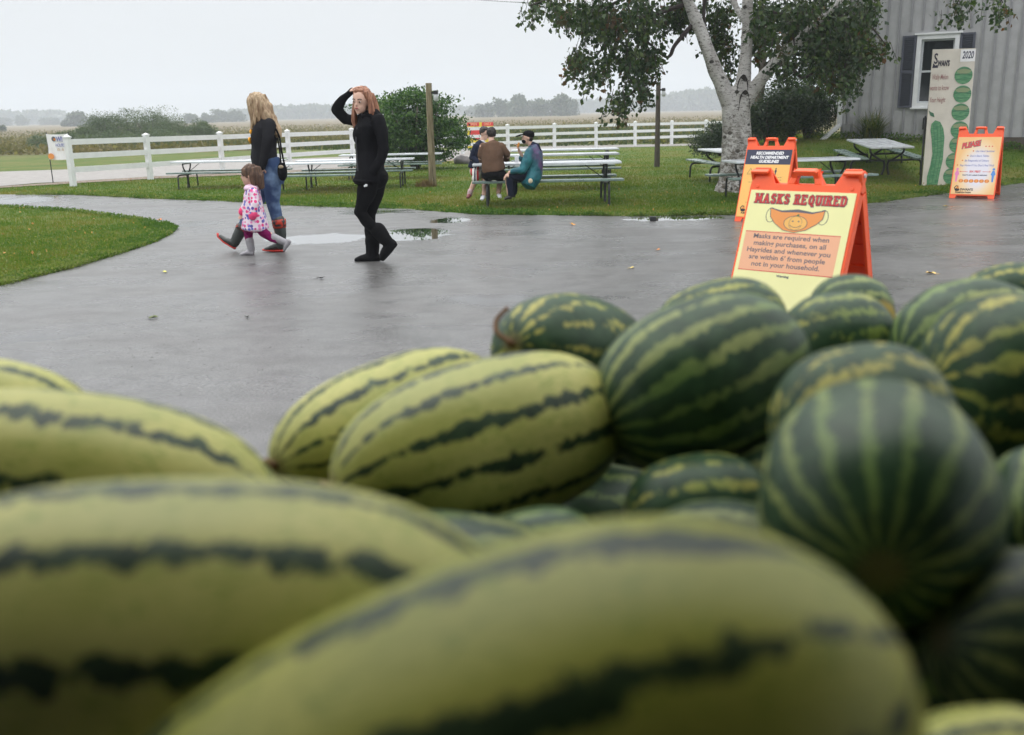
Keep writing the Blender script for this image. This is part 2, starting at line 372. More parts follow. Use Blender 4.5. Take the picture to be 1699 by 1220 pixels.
# ---- road and gravel
ROADN = [(-200, 322), (0, 309), (60, 304), (118, 301), (250, 293), (370, 288), (480, 283), (584, 277), (680, 270), (770, 262), (850, 252), (1000, 245), (1175, 241.5), (1260, 238)]
ROADF = [(1260, 236), (1175, 238.2), (1000, 240.5), (850, 243.5), (770, 247), (650, 257), (480, 264), (340, 268), (118, 281), (0, 285), (-200, 293)]
b = NB('road'); p = b.pos(); n = b.noise(p, 3, 5, .7)
c = b.mix(b.ss(n, .3, .7), (.21, .195, .18), (.30, .28, .26)); b.bump(b.noise(p, 60, 3), .4, .01)
M_road = b.out(c, .55, .4)
sheet('road', px2(ROADN) + px2(ROADF), M_road, .0, 1.2, jitter=.12)
b = NB('gravel'); p = b.pos(); c = b.mix(b.ss(b.vor(p, 25, out='Color'), .2, .8), (.15, .11, .08), (.33, .27, .21)); c = b.mix(b.ss(b.noise(p, 2), .4, .7, 0, .5), c, (.1, .08, .05)); b.bump(b.vor(p, 25), .6, .02)
M_gravel = b.out(c, .8, .3)
GR_N = [(-200, 327), (0, 312), (118, 305), (250, 297), (370, 292), (480, 287), (584, 281), (680, 273.5), (770, 265)]
GR_F = [(770, 262.4), (680, 270.4), (584, 277.5), (480, 283.5), (370, 288.5), (250, 293.5), (118, 301.5), (0, 309.5), (-200, 323)]
sheet('gravel_shoulder', px2(GR_N) + px2(GR_F), M_gravel, .004, 1.2, jitter=.1)
# ================================================================= grass blades
def mat_blade(name, ca, cb, cc, tr=.35):
    b = NB(name); p = b.pos(); r = b.attr('rnd')[2]; n1 = b.noise(p, .35, 4, .6); n2 = b.noise(p, 2.2, 4, .6)
    f = b.math('ADD', b.math('MULTIPLY', n1, .6), b.math('MULTIPLY', n2, .4)); f = b.math('ADD', f, b.math('MULTIPLY', b.math('SUBTRACT', r, .5), .14))
    c = b.ramp(f, [(.40, ca), (.5, cb), (.60, cc)]); c = b.mix(b.ss(r, .9, 1.0, 0, .6), c, (.3, .28, .12))
    m_ = b.out(c, .6, .25)
    t = b.n('ShaderNodeBsdfTranslucent'); b.put(t.inputs[0], b.mix(1.0, c, (1.6, 1.7, .8), 'MULTIPLY')); mxs = b.n('ShaderNodeMixShader'); mxs.inputs[0].default_value = tr
    b.l(b.b.outputs[0], mxs.inputs[1]); b.l(t.outputs[0], mxs.inputs[2]); b.l(mxs.outputs[0], b.t.nodes['Material Output'].inputs[0]); return m_
M_blade = mat_blade('grass_blades', (.070, .138, .014), (.110, .162, .022), (.165, .16, .036))
def scatter(poly, n, zoff=-.012, f=None):
    P = np.array([p_[:2] for p_ in poly]); lo = P.min(0); hi = P.max(0); out = []
    tot = 0
    while tot < n:
        Q = rng.uniform(lo, hi, (n, 2)); Q = Q[inpoly(Q, P)]
        if f is not None: Q = Q[rng.random(len(Q)) < f(Q)]
        out.append(Q); tot += len(Q)
        if len(Q) == 0: break
    Q = np.concatenate(out)[:n]; return np.c_[Q, H(Q[:, 0], Q[:, 1]) + zoff]
lawn_poly = fe[:] + [GX(1900, 27)[:2], GX(1700, 30)[:2], GX(1400, 33)[:2], GX(1180, 56)[:2], GX(900, 50)[:2]] + px2(GR_N)[::-1]
dens = lambda Q: np.clip((17.0 / np.maximum(Q[:, 1], 8)) ** 2.2, .02, 1)
P = scatter(lawn_poly, 190000, f=dens); hh = .035 + .03 * np.clip(np.array([mnoise.noise(Vector((p_[0] * .6, p_[1] * .6, 0))) for p_ in P[::1]]) + .3, 0, 1)
tag(link('lawn_grass', blades('lawn_grass', P, hh, .016, .7), M_blade), 'short wet lawn grass between the asphalt yard and the road', 'grass', kind='stuff')
isl = px2([(-260, 337)] + ISL_UP[::-1][1:] + ISL_LO[::-1]) + [(-16, 5.2), (-16, 12)]
P = scatter(isl, 110000, f=lambda Q: np.clip((9.0 / np.maximum(Q[:, 1], 6)) ** 2, .05, 1) * (Q[:, 0] > -12))
tag(link('island_grass', blades('island_grass', P, .04, .013, .7), M_blade), 'grass of the pointed island at the left edge of the wet yard', 'grass', kind='stuff')
def edge_pts(poly, n, wid, side=1):
    out = []; L = [(Vector(poly[i + 1]) - Vector(poly[i])).length for i in range(len(poly) - 1)]; T = sum(L)
    for i in range(len(poly) - 1):
        a = Vector(poly[i]); b_ = Vector(poly[i + 1]); d = (b_ - a).normalized(); nn = Vector((-d.y, d.x)) * side
        k = int(n * L[i] / T)
        for _ in range(k):
            q = a.lerp(b_, random.random()); cl = mnoise.noise(Vector((q.x * 1.1, q.y * 1.1, 5)))
            q = q + nn * (random.random() ** 1.3 * wid * (1 + .5 * cl) - .04); out.append((q.x, q.y, float(H(q.x, q.y)) - .01))
    return np.array(out)
M_weed = mat_blade('edge_weeds', (.05, .115, .018), (.085, .15, .028), (.16, .20, .06), .4)
P = edge_pts(fe, 70000, .60); P = P[P[:, 0] > -12]
cl_ = np.array([mnoise.noise(Vector((p_[0] * 2.4, p_[1] * 2.4, 7))) for p_ in P]); k_ = cl_ + rng.uniform(-.25, .25, len(P)) > -.02; P = P[k_]; cl_ = np.clip(cl_[k_], 0, .5)
o = link('edge_weeds', leaves('edge_weeds', P + np.c_[rng.normal(0, .02, (len(P), 2)), rng.uniform(0, 1, len(P)) * (.03 + .09 * cl_)], .045, .6, -.8), M_weed); tag(o, 'clover and broad weeds along the far edge of the asphalt', 'weeds', kind='stuff')
P = np.concatenate([edge_pts(il + iu[:1], 16000, .35, 1), edge_pts(iu, 5000, .2, 1)])
P = np.r_[P, scatter(px2([(60, 380), (250, 375), (280, 384), (200, 412), (60, 452), (0, 465), (0, 400)]), 2500)]
o = link('island_weeds', leaves('island_weeds', P + np.c_[np.zeros(len(P)), np.zeros(len(P)), rng.uniform(0, .045, len(P))], .032, .6, -.8), M_weed); tag(o, 'clover and plantain growing in the grass of the left island', 'weeds', kind='stuff')
P = np.r_[scatter(lawn_poly, 420, zoff=.03, f=dens), scatter(isl, 160, zoff=.035, f=lambda Q: (Q[:, 0] > -12))]
tag(link('leaf_specks', leaves('leaf_specks', P, .04, .7, -.2), mat_blade('fallen_specks', (.30, .22, .04), (.42, .26, .06), (.35, .14, .05), .1)), 'small yellow and brown birch leaves fallen on the grass', 'leaves', kind='stuff')
# weeds behind the fence and crop rows
vb = [(-500, 262), (0, 256), (300, 249), (590, 246), (850, 243), (1171, 238), (1300, 235)]
M_ww = mat_blade('field_weeds', (.035, .06, .02), (.055, .08, .02), (.12, .12, .03), .3)
pts = []
for px, py in [(random.uniform(100, 800), random.gauss(245, 2.0)) for _ in range(9000)]: pts.append(G(px, min(252, max(238, py + (450 - px) * .008))))
o = link('verge_weeds', blades('verge_weeds', np.array(pts), .5, .12, .6), M_ww); tag(o, 'dark weedy strip between the roadside grass and the crop field', 'weeds', kind='stuff')
pts = []
for _ in range(26000):
    px = random.uniform(820, 1320); y = random.uniform(58, 92); q = GX(px, y); pts.append(q)
o = link('soybean_edge', leaves('soybean_edge', np.array(pts) + np.c_[np.zeros(len(pts)), np.zeros(len(pts)), rng.uniform(0, .55, len(pts))], .22, .7, -.5), M_ww); tag(o, 'dark green crop plants just behind the far stretch of white fence', 'crop plants', kind='stuff')
M_soy = mat_blade('soy_leaves', (.095, .092, .03), (.13, .115, .042), (.18, .145, .06), .3)
pts = []
for _ in range(60000):
    px = random.uniform(-150, 1350); y = 64 / (random.uniform(.22, 1) ** 1.0); q = GX(px, y)
    if mnoise.noise(Vector((q.x * .05, q.y * .12, 1))) > -.25: pts.append(q)
pts = np.array(pts); o = link('soybean_field', leaves('soybean_field', pts + np.c_[np.zeros(len(pts)), np.zeros(len(pts)), rng.uniform(0, .4, len(pts))], .30, .7, -.3), M_soy); tag(o, 'yellowing soybean crop spreading out behind the road and fence', 'crop field', kind='stuff')

# ================================================================= trees
def mat_leaf(name, ca, cb, cc, tr=.3, ns=1.2):
    b = NB(name); p = b.obj(); r = b.attr('rnd')[2]; f = b.math('ADD', b.math('MULTIPLY', b.noise(p, ns, 3), .6), b.math('MULTIPLY', r, .4))
    c = b.ramp(f, [(.3, ca), (.5, cb), (.72, cc)]); b.out(c, .45, .4)
    t = b.n('ShaderNodeBsdfTranslucent'); b.put(t.inputs[0], b.mix(1.0, c, (1.4, 1.6, .7), 'MULTIPLY')); mxs = b.n('ShaderNodeMixShader'); mxs.inputs[0].default_value = tr
    b.l(b.b.outputs[0], mxs.inputs[1]); b.l(t.outputs[0], mxs.inputs[2]); b.l(mxs.outputs[0], b.t.nodes['Material Output'].inputs[0]); return b.m
M_farleaf = mat_leaf('far_leaves', (.025, .055, .018), (.045, .08, .025), (.095, .11, .04), .15, .12)
M_shrub = mat_leaf('shrub_leaves', (.05, .082, .038), (.082, .12, .055), (.14, .17, .09), .25, .5)
M_bush = mat_leaf('bush_leaves', (.012, .042, .008), (.030, .088, .012), (.10, .18, .03), .25, 1.6)
M_birchleaf = mat_leaf('birch_leaves', (.014, .034, .011), (.028, .060, .015), (.08, .11, .03), .25, 1.2)
M_oldleaf = mat_leaf('rusty_leaves', (.035, .045, .015), (.06, .05, .02), (.14, .06, .02), .3, 1.2)
M_trunk = plain('bark', (.09, .075, .06), .85, .3, 6, .5, 30)
def crown_pts(n, rx, ry, rz, lumps=14, sharp=.55, seed=0):
    r = np.random.default_rng(seed); th = r.normal(size=(lumps, 3)); th /= np.linalg.norm(th, axis=1)[:, None]; th[:, 2] = np.abs(th[:, 2]) * .9 - .2
    C = th * r.uniform(.35, .72, (lumps, 1)); R_ = r.uniform(.25, .48, lumps)
    k = r.integers(0, lumps, n); d = r.normal(size=(n, 3)); d /= np.linalg.norm(d, axis=1)[:, None]
    P = C[k] + d * (R_[k] * r.uniform(sharp, 1, n) ** .5)[:, None]; P *= [rx, ry, rz]; return P
def far_tree_mesh(seed):
    P = crown_pts(1100, .5, .5, .5, 12, .4, seed); P[:, 2] += .42; r_ = np.random.default_rng(seed + 50); k_ = np.arange(1100) % 3 == 0; P[k_, 2] *= r_.random(k_.sum()) * .8; P[:, 2] = np.abs(P[:, 2]); return leaves('crown', P, .12, .85)
FT = [far_tree_mesh(s) for s in range(7)]
FTM = []
for me in FT: me.materials.append(M_farleaf); FTM.append(me)
tm = MB(); tm.tube([(0, 0, -.02), (0, 0, .3), (.02, 0, .6)], [.03, .022, .01], 6); tmesh = tm.mesh('trunk'); tmesh.materials.append(M_trunk)
def far_tree(px, ybase_D, wpx, hpx, label, group, k=None):
    D = ybase_D; b0 = GX(px, D); e_ = empty('distant_tree', b0, random.uniform(0, 6.28)); tag(e_, label, 'tree', group)
    s = hpx * D / FPX; ws = wpx * D / FPX
    c = bpy.data.objects.new('crown', FT[random.randrange(7) if k is None else k]); COL.objects.link(c); c.parent = e_; c.scale = (ws * 1.05, ws * 1.05, s * 1.03); c['kind'] = 'stuff'
    t = bpy.data.objects.new('trunk', tmesh); COL.objects.link(t); t.parent = e_; t.scale = (s, s, s)
# middle clump (800-955)
for px, w_, h_, D in [(786, 34, 20, 800), (806, 36, 28, 600), (828, 36, 33, 580), (847, 34, 30, 600), (862, 34, 42, 560), (882, 28, 30, 600), (897, 26, 34, 560), (914, 34, 32, 580), (934, 36, 40, 540), (950, 22, 30, 580)]:
    far_tree(px, D, w_, h_, 'hazy green tree in the clump standing in the open field left of the birch branches', 'distant field trees right of the dark round bush')
for px, w_, h_, D in [(8, 26, 16, 900), (40, 26, 19, 900), (78, 24, 15, 900), (-15, 26, 16, 900), (92, 16, 13, 900), (130, 36, 28, 520), (152, 26, 20, 520), (112, 24, 12, 520), (318, 30, 20, 620), (345, 22, 18, 640), (366, 28, 26, 700), (352, 26, 14, 640), (392, 30, 22, 700), (386, 24, 20, 700), (5, 16, 12, 300)]:
    far_tree(px, D, w_, h_, 'hazy tree on the horizon beyond the field at the left', 'distant trees on the left horizon')
# continuous far woods: one mass
def woods(name, spans, label, leaf, n):
    P = []
    for (x0, t0, x1, t1, D, k) in spans:
        for _ in range(k):
            u = random.random(); px = x0 + (x1 - x0) * u; tp = t0 + (t1 - t0) * u + mnoise.noise(Vector((px * .09, D, 0))) * 6 + mnoise.noise(Vector((px * .35, D, 4))) * 3.0
            q = GX(px, D + random.uniform(-15, 60)); zt = W(px, tp, q.y).z; q.z += (zt - q.z) * (1 - random.random() ** 1.8 * 1.0); P.append(q)
    o = link(name, leaves(name, np.array(P), leaf, .8), M_farleaf); tag(o, label, 'woods', kind='stuff')
woods('far_woods', [(950, 173, 1060, 168, 1250, 6000), (1055, 170, 1150, 158, 1150, 8000), (1140, 157, 1330, 155, 1100, 14000), (1290, 170, 1560, 140, 1150, 6000)], 'blue hazy wooded hill on the horizon behind the birch tree', 6.0, 0)
woods('left_woods', [(-120, 192, 110, 190, 1200, 6000), (380, 189, 470, 187, 1200, 5000), (440, 184, 640, 180, 1100, 12000), (600, 180, 800, 184, 1250, 8000)], 'thin blue line of woods on the horizon at the left', 6.0, 0)
# shrub thicket behind the fence
def shrub(name, c, rx, ry, rz, n, leaf, mat, label, cat, group=None, lumps=16, seed=1, sink=.0, stems=True, asp=.6):
    e_ = empty(name, c); tag(e_, label, cat, group)
    P = crown_pts(n, rx, ry, rz * 1.0, lumps, .35, seed); P[:, 2] += rz * .42; P = P[P[:, 2] > .0]
    o = link('foliage', leaves('foliage', P, leaf, asp), mat, e_); o['kind'] = 'stuff'
    if stems:
        mb = MB()
        for k in range(6):
            a_ = k * 1.05 + seed; mb.tube([(0, 0, -.05), (rx * .25 * math.cos(a_), ry * .25 * math.sin(a_), rz * .4), (rx * .5 * math.cos(a_), ry * .5 * math.sin(a_), rz * .85)], [.05 * rz / 1.5, .03 * rz / 1.5, .01], 6)
        mb.build('stem', M_trunk, e_, smooth=True)
    return e_
for k, (px, rxp, hp, D, dark) in enumerate([(150, 34, 20, 84, 0), (178, 42, 33, 86, 0), (215, 48, 43, 88, 0), (258, 46, 38, 86, 0), (292, 34, 30, 84, 0), (325, 26, 22, 84, 1), (345, 18, 20, 86, 1), (120, 40, 12, 74, 0), (195, 60, 14, 74, 1), (265, 55, 14, 74, 1), (80, 22, 8, 72, 0)]):
    c = GX(px, D); c.z -= .3
    shrub('willow_shrub', c, rxp * D / FPX * 1.35, 2.6, (hp * D / FPX + .9) * .98, 11000, .135, M_shrub, 'grey green willow shrub in the long thicket behind the left fence', 'shrub', 'willow shrubs of the thicket behind the left fence', seed=k + 3, asp=.35)
# dark round bush
M_hedge = mat_leaf('hedge_leaves', (.010, .026, .010), (.018, .045, .012), (.06, .085, .025), .15, 1.6)
c = GX(690, 33); rb_ = empty('round_bush', c); tag(rb_, 'broad dark green bush with layered branches behind the left lamp post', 'bush'); L_ = []
for cx, cy, rx, ry, n_ in [(688, 162, 26, 14, 46), (655, 172, 26, 16, 40), (722, 178, 26, 16, 40), (632, 186, 18, 18, 30), (745, 212, 26, 14, 44), (700, 198, 46, 20, 100), (655, 210, 44, 26, 110), (758, 236, 18, 10, 26), (700, 232, 52, 16, 110), (722, 256, 30, 9, 40), (640, 245, 34, 22, 70), (690, 258, 40, 12, 50), (765, 222, 8, 5, 6)]:
    for _ in range(int(n_ * 1.25)):
        u, v, w_ = random.gauss(0, .5), random.gauss(0, .5), random.gauss(0, .5); p0 = W(cx + rx * u, cy + ry * v, 33 + w_ * 1.3) - c
        for i in range(24): L_.append(tuple(p0 + Vector((random.gauss(0, .16), random.gauss(0, .16), random.gauss(0, .055)))))
o = link('foliage', leaves('foliage', np.array(L_), .10, .62, -.3), M_bush, rb_); o['kind'] = 'stuff'; mb = MB()
for k in range(9): a_ = k * .7; mb.tube([(0, 0, -.1), (.4 * math.cos(a_), .4 * math.sin(a_), .6), (1.2 * math.cos(a_), 1.0 * math.sin(a_), 1.3 + .1 * k)], [.07, .05, .02], 6)
mb.build('stem', M_trunk, rb_, smooth=True)
# hedge by the building
for k, (px, D, rx, rz) in enumerate([(1272, 26.5, .75, .9), (1312, 26.8, .85, 1.05), (1338, 27.6, .80, 1.16)]):
    shrub('hedge_bush', GX(px, D), rx * 1.25, .9, rz * 1.35, 12000, .06, M_hedge, ['dark hedge bush just right of the birch trunk', 'dark hedge bush behind the orange sign handles', 'tall dark hedge bush left of the downspout', 'dark hedge bush tucked behind the downspout corner'][k], 'bush', 'dark hedge bushes beside the grey building', seed=40 + k, lumps=18)
shrub('hedge_bush', GX(1196, 36), 1.2, .8, 1.15, 9000, .07, M_hedge, 'low dark bush behind the fence end, left of the birch trunk', 'bush', 'dark hedge bushes beside the grey building', seed=51)

# ---- birch
def birch_bark():
    b = NB('birch_bark'); p = b.obj(); s = b.sep(p)
    n1 = b.noise(b.mapp(p, (4, 4, 9)), 2.2, 6, .75); n2 = b.noise(b.mapp(p, (9, 9, 34)), 1.3, 4, .7); n3 = b.noise(p, 2.0, 4, .6)
    c = b.mix(b.ss(n3, .3, .7), (.42, .40, .38), (.68, .66, .64)); c = b.mix(b.ss(n1, .55, .62, 0, .9), c, (.055, .045, .038)); c = b.mix(b.ss(n2, .54, .64, 0, .85), c, (.10, .085, .07))
    v = b.vor(b.mapp(p, (1, 1, 1.3)), 3.4); c = b.mix(b.ss(v, .20, .13, 0, .9), c, (.03, .025, .02))
    low = b.ss(s[2], 2.2, .3, 0, 1); c = b.mix(b.math('MULTIPLY', low, b.ss(b.noise(b.mapp(p, (7, 7, 9)), 1.5, 5, .7), .42, .58)), c, (.12, .10, .075))
    b.bump(b.math('ADD', n2, n1), .7, .02); return b.out(c, .7, .3)
M_birch = birch_bark()
BD = 20.3; B0 = GX(1221, BD); birch = empty('birch_tree', B0); tag(birch, 'white barked birch with forked trunk and drooping leafy branches beside the picnic tables', 'tree')
def bp(px, py, dy=0): return W(px, py, BD + dy)
trunkparts = [
    limb((bp(1209, 322), .27), (bp(1210, 290), .21), (bp(1213, 230), .18), (bp(1211, 175), .175), (bp(1197, 140), .155), (bp(1180, 100), .14), (bp(1162, 50), .13), (bp(1143, 5), .11), (bp(1122, -60, -.3), .08), (bp(1098, -130, -.5), .05)),
    limb((bp(1239, 322), .25), (bp(1238, 290), .18), (bp(1234, 230), .165), (bp(1231, 175), .165), (bp(1232, 140), .15), (bp(1238, 90), .125), (bp(1240, 40), .11), (bp(1240, -10), .10), (bp(1246, -90), .08), (bp(1256, -170), .05)),
    limb((bp(1224, 322), .30), (bp(1224, 260), .20), (bp(1224, 190), .19), (bp(1226, 150), .15)),
    limb((bp(1236, 170, -.05), .15), (bp(1262, 132, -.2), .12), (bp(1295, 96, -.4), .125), (bp(1330, 66, -.6), .11), (bp(1355, 38, -.8), .08), (bp(1386, 12, -1), .055), (bp(1420, -30, -1.2), .035)),
    limb((bp(1238, 158, .15), .12), (bp(1268, 122, .2), .085), (bp(1300, 88, .3), .07), (bp(1335, 40, .5), .05)),
    limb((bp(1240, 40), .08), (bp(1222, 14, .2), .07), (bp(1200, -40, .4), .05)),
]
for a_ in range(7):   # root flare
    an = a_ * .9; trunkparts.append(limb((B0 + Vector((.22 * math.cos(an), .22 * math.sin(an), .25)), .12), (B0 + Vector((.42 * math.cos(an), .42 * math.sin(an), -.08)), .08)))
blob('trunk', trunkparts, M_birch, birch, .03, 4, .02, 5)
mb = MB()   # dark folds of the fork
for cx, cy, r_ in [(1233, 135, .16), (1236, 160, .15)]:
    c0 = W(cx, cy, BD - .21); mb.tube(bez([c0 + Vector((-r_ * .75, .03, -.28)), c0 + Vector((-r_ * .55, 0, .0)), c0 + Vector((0, -.03, r_ * .75)), c0 + Vector((r_ * .5, 0, .0)), c0 + Vector((r_ * .7, .03, -.25))], 4), [.006] * 3 + [.012] * 11 + [.006] * 3, 6)
    mb.ell(c0 + Vector((0, -.01, r_ * .45)), (.05, .03, .04), nu=8, nv=6)
for v in range(len(mb.v)): mb.v[v] = tuple(Vector(mb.v[v]) - B0)
mb.build('bark_fold', plain('dark_bark', (.03, .025, .02), .9), birch, smooth=True)
# branches: thin dark limbs, then hanging twigs with leaves
BR = [[(1148, 42), (1120, 75), (1112, 92), (1100, 92), (1060, 60), (1020, 60)], [(1143, 5), (1090, -20), (1030, 0), (985, 30), (960, 80)], [(1122, -60), (1040, -60), (960, -25), (905, 0), (878, 10)],
      [(1030, 60), (1018, 90), (1040, 120), (1052, 150), (1030, 165)], [(1143, 5), (1100, 20), (1040, 40), (980, 100), (945, 105)], [(1200, -40), (1170, 0), (1172, 60), (1190, 100)],
      [(1330, 66), (1370, 60), (1410, 66), (1450, 80)], [(1355, 38), (1400, 20), (1440, 40), (1470, 75)], [(1295, 96), (1330, 128), (1350, 122), (1370, 125)], [(1420, -30), (1480, -60), (1540, -50), (1575, -15), (1592, 10)],
      [(1480, -60), (1560, -80), (1630, -50), (1664, 5)], [(1240, 40), (1280, 20), (1310, 40), (1320, 90)], [(1246, -90), (1300, -80), (1370, -60), (1400, 0)], [(1386, 12), (1410, 60), (1400, 120), (1395, 150)]]
mb = MB(); twig_pts = []
for k, br in enumerate(BR):
    dy = random.uniform(-1.2, 1.0); q = bez([bp(x, y, dy * i / len(br)) - B0 for i, (x, y) in enumerate(br)], 6); n_ = len(q)
    mb.tube(q, [.045 * (1 - i / n_) + .008 for i in range(n_)], 6); twig_pts += q
M_twig = plain('twig', (.05, .038, .035), .8)
mb.build('branch', M_twig, birch, smooth=True)
BL = [(905, 8, 34, 12, 3), (880, 8, 14, 6, 1), (955, 22, 40, 24, 7), (1000, 40, 46, 44, 13), (1060, 40, 52, 48, 15), (965, 98, 22, 22, 3), (950, 103, 12, 12, 2), (985, 128, 20, 8, 1.5), (1010, 100, 32, 22, 4), (1052, 100, 34, 30, 7), (1085, 95, 22, 20, 3), (1058, 138, 20, 18, 3), (1028, 160, 16, 10, 2), (1034, 178, 8, 7, 1), (1012, 172, 10, 6, .6), (1068, 150, 14, 9, 1.4),
      (1110, 22, 44, 24, 7), (1140, 10, 34, 12, 4), (1195, 22, 26, 24, 5), (1186, 62, 20, 38, 4), (1205, 78, 18, 26, 3), (1210, 112, 12, 12, 1), (1262, 30, 30, 34, 6), (1256, 70, 14, 26, 2), (1280, 60, 22, 40, 4), (1300, 30, 44, 30, 8), (1345, 25, 40, 34, 8), (1345, 75, 34, 34, 7), (1310, 110, 22, 22, 3), (1380, 50, 44, 50, 12), (1385, 105, 38, 40, 9), (1420, 35, 40, 36, 8), (1425, 80, 38, 30, 6), (1445, 80, 24, 16, 3), (1466, 78, 12, 9, 1), (1400, 130, 30, 22, 4), (1405, 150, 12, 10, 1), (1440, 15, 22, 22, 4),
      (1578, 8, 20, 14, 1.3), (1560, 26, 5, 5, .25), (1612, 6, 8, 12, .3), (1665, 8, 16, 16, 1.2), (1640, 0, 14, 6, .5)]
LP = []; LR = []; tw = MB()
for cx, cy, rx, ry, wgt in BL:
    ncl = max(2, int(wgt * 6))
    for _ in range(ncl):   # drooping twig with leaves along it
        u, v = random.gauss(0, .46), random.gauss(0, .46)
        if u * u + v * v > 1.1: u *= .6; v *= .6
        p0 = bp(cx + rx * u, cy + ry * v - ry * .18, random.uniform(.35, 1.8) if 1095 < cx < 1262 else random.uniform(-1.8, 1.6)) ; L = random.uniform(.18, .42); dx = random.uniform(-.16, .16)
        tgt = LR if random.random() < .06 else LP
        tw.tube([p0 - B0 + Vector((0, 0, .1)), p0 - B0 + Vector((dx * .5, 0, -L * .4)), p0 - B0 + Vector((dx, 0, -L))], .0045, 4, False)
        for i in range(int(15 * L / .3)):
            t = random.random(); tgt.append(p0 + Vector((dx * t + random.gauss(0, .055), random.gauss(0, .09), .08 - (L + .1) * t + random.gauss(0, .03))) - B0)
# crown above the frame
for _ in range(2400):
    d = Vector((random.gauss(0, 1), random.gauss(0, 1), random.gauss(0, 1))).normalized() * random.uniform(.5, 1) ** .6
    p0 = bp(1225, -150) + Vector((d.x * 4.6, d.y * 3.4, d.z * 2.4 + .6))
    lim = W(0, 0, p0.y).z + .25 + abs(random.gauss(0, .2))
    if p0.z < lim + .0: continue
    for i in range(11): LP.append(p0 + Vector((random.gauss(0, .08), random.gauss(0, .08), random.gauss(0, .15))) - B0)
for nm, L_, m_ in (('foliage', LP, M_birchleaf), ('rusty_foliage', LR, M_oldleaf)):
    o = link(nm, leaves(nm, np.array([tuple(q) for q in L_]), .10, .74, .9), m_, birch); o['kind'] = 'stuff'
o = tw.build('twig', M_twig, birch); o['kind'] = 'stuff'
# ---- smaller trees behind the hedge
def small_tree(px, D, path, blobs, label, leafm, lsz, r0=.12, Dt=None):
    b0 = GX(px, Dt or D); e_ = empty('small_tree', b0); tag(e_, label, 'tree')
    P_ = bez([b0 * 0 - Vector((0, 0, .1))] + [W(x, y, (Dt or D) + (D - (Dt or D)) * max(0, i - 1) / (len(path) - 1)) - b0 for i, (x, y) in enumerate(path)], 5); mb = MB(); mb.tube(P_, [r0 * (1 - .7 * i / len(P_)) for i in range(len(P_))], 8)
    for k in range(8):
        q = P_[len(P_) // 2 + random.randrange(len(P_) // 2)]; e2_ = q + Vector((random.uniform(-.9, .9), random.uniform(-.6, .6), random.uniform(.1, .8))); mb.tube([q, q.lerp(e2_, .5) + Vector((0, 0, .05)), e2_], [.03, .02, .008], 6)
    mb.build('trunk', M_trunk, e_, smooth=True); LPs = []
    for cx, cy, rx, ry, n_ in blobs:
        for _ in range(n_):
            c0 = W(cx + rx * random.gauss(0, .5), cy + ry * random.gauss(0, .5), D + random.uniform(-1, 1)) - b0
            for i in range(12): LPs.append(c0 + Vector((random.gauss(0, .11), random.gauss(0, .11), random.gauss(0, .12))))
    o = link('foliage', leaves('foliage', np.array([tuple(q) for q in LPs]), lsz, .7, .4), leafm, e_); o['kind'] = 'stuff'
small_tree(1345, 25.5, [(1345, 190), (1342, 140), (1348, 80), (1360, 20), (1365, -40)], [(1345, 70, 34, 34, 90), (1372, 110, 34, 30, 110), (1350, 130, 24, 20, 40), (1395, 60, 40, 40, 90), (1400, 120, 24, 20, 40), (1330, 30, 50, 30, 80), (1380, -30, 90, 50, 160), (1376, 140, 8, 8, 8)], 'dark leafy small tree rising from the hedge in front of the grey wall', M_birchleaf, .075, .07, 28.2)
small_tree(1256, 30, [(1257, 190), (1264, 130), (1266, 60), (1262, -20)], [(1262, 20, 40, 20, 50), (1290, -30, 70, 40, 120)], 'slim grey tree standing behind the right birch limb', M_birchleaf, .08, .17)
# ---- haze
hb = MB(); hb.box((0, (FAR + 60 - 70) / 2, 22), (2100, FAR + 140, 56)); hb_o = hb.build('haze', None); hb_o['kind'] = 'stuff'; hb_o['label'] = 'pale damp haze over the whole field'
hm = bpy.data.materials.new('haze'); hm.use_nodes = True; ht = hm.node_tree; ht.nodes.clear(); ho = ht.nodes.new('ShaderNodeOutputMaterial'); hv = ht.nodes.new('ShaderNodeVolumePrincipled')
hv.inputs['Color'].default_value = (.84, .90, .98, 1); hv.inputs['Density'].default_value = .0008; hv.inputs['Anisotropy'].default_value = .0
ht.links.new(hv.outputs[0], ho.inputs['Volume']); hb_o.data.materials.append(hm)
# ================================================================= building
M_side = plain('grey_siding', (.37, .37, .375), .6, .09, 3, .15, 40); M_trim = plain('white_trim', (.72, .73, .74), .4, .05, 5)
M_shut = plain('slate_shutter', (.075, .08, .105), .55, .08, 6); M_dark = plain('dark_metal', (.018, .02, .022), .45, .2, 10)
M_found = plain('foundation', (.09, .075, .06), .85, .3, 6, .4, 30); M_roof = plain('roof_shingle', (.08, .08, .085), .8, .2, 10, .4, 40)
P0 = W(1395, 229, 27.0); zb = P0.z; d1 = ray(1699, 227); P1 = CAM + d1 * ((zb - 1.4) / d1.z)
P1 = W(1699, 227, 24.6); P1.z = zb; WD = (P1 - P0).normalized(); WN = Vector((WD.y, -WD.x, 0))
if WN.y > 0: WN = -WN
bl = empty('grey_building', P0, math.atan2(WD.y, WD.x)); tag(bl, 'grey building with vertical board and batten siding and a shuttered window', 'building')
def wpt(px, py):   # along-wall s and height z for a pixel
    d = ray(px, py); t = (P0 - CAM).dot(WN) / d.dot(WN); q = CAM + d * t; return (q - P0).dot(WD), q.z - zb
LW, HWL, DB = 9.5, 4.7, 7.0   # local axes: x along wall, y into the building, z up
sill = [wpt(1514, 178), wpt(1591, 53)]; x0w = wpt(1518, 120)[0]; x1w = wpt(1590, 100)[0]; z0w = wpt(1550, 178)[1]; z1w = wpt(1558, 57)[1]
mb = MB(); T = .1
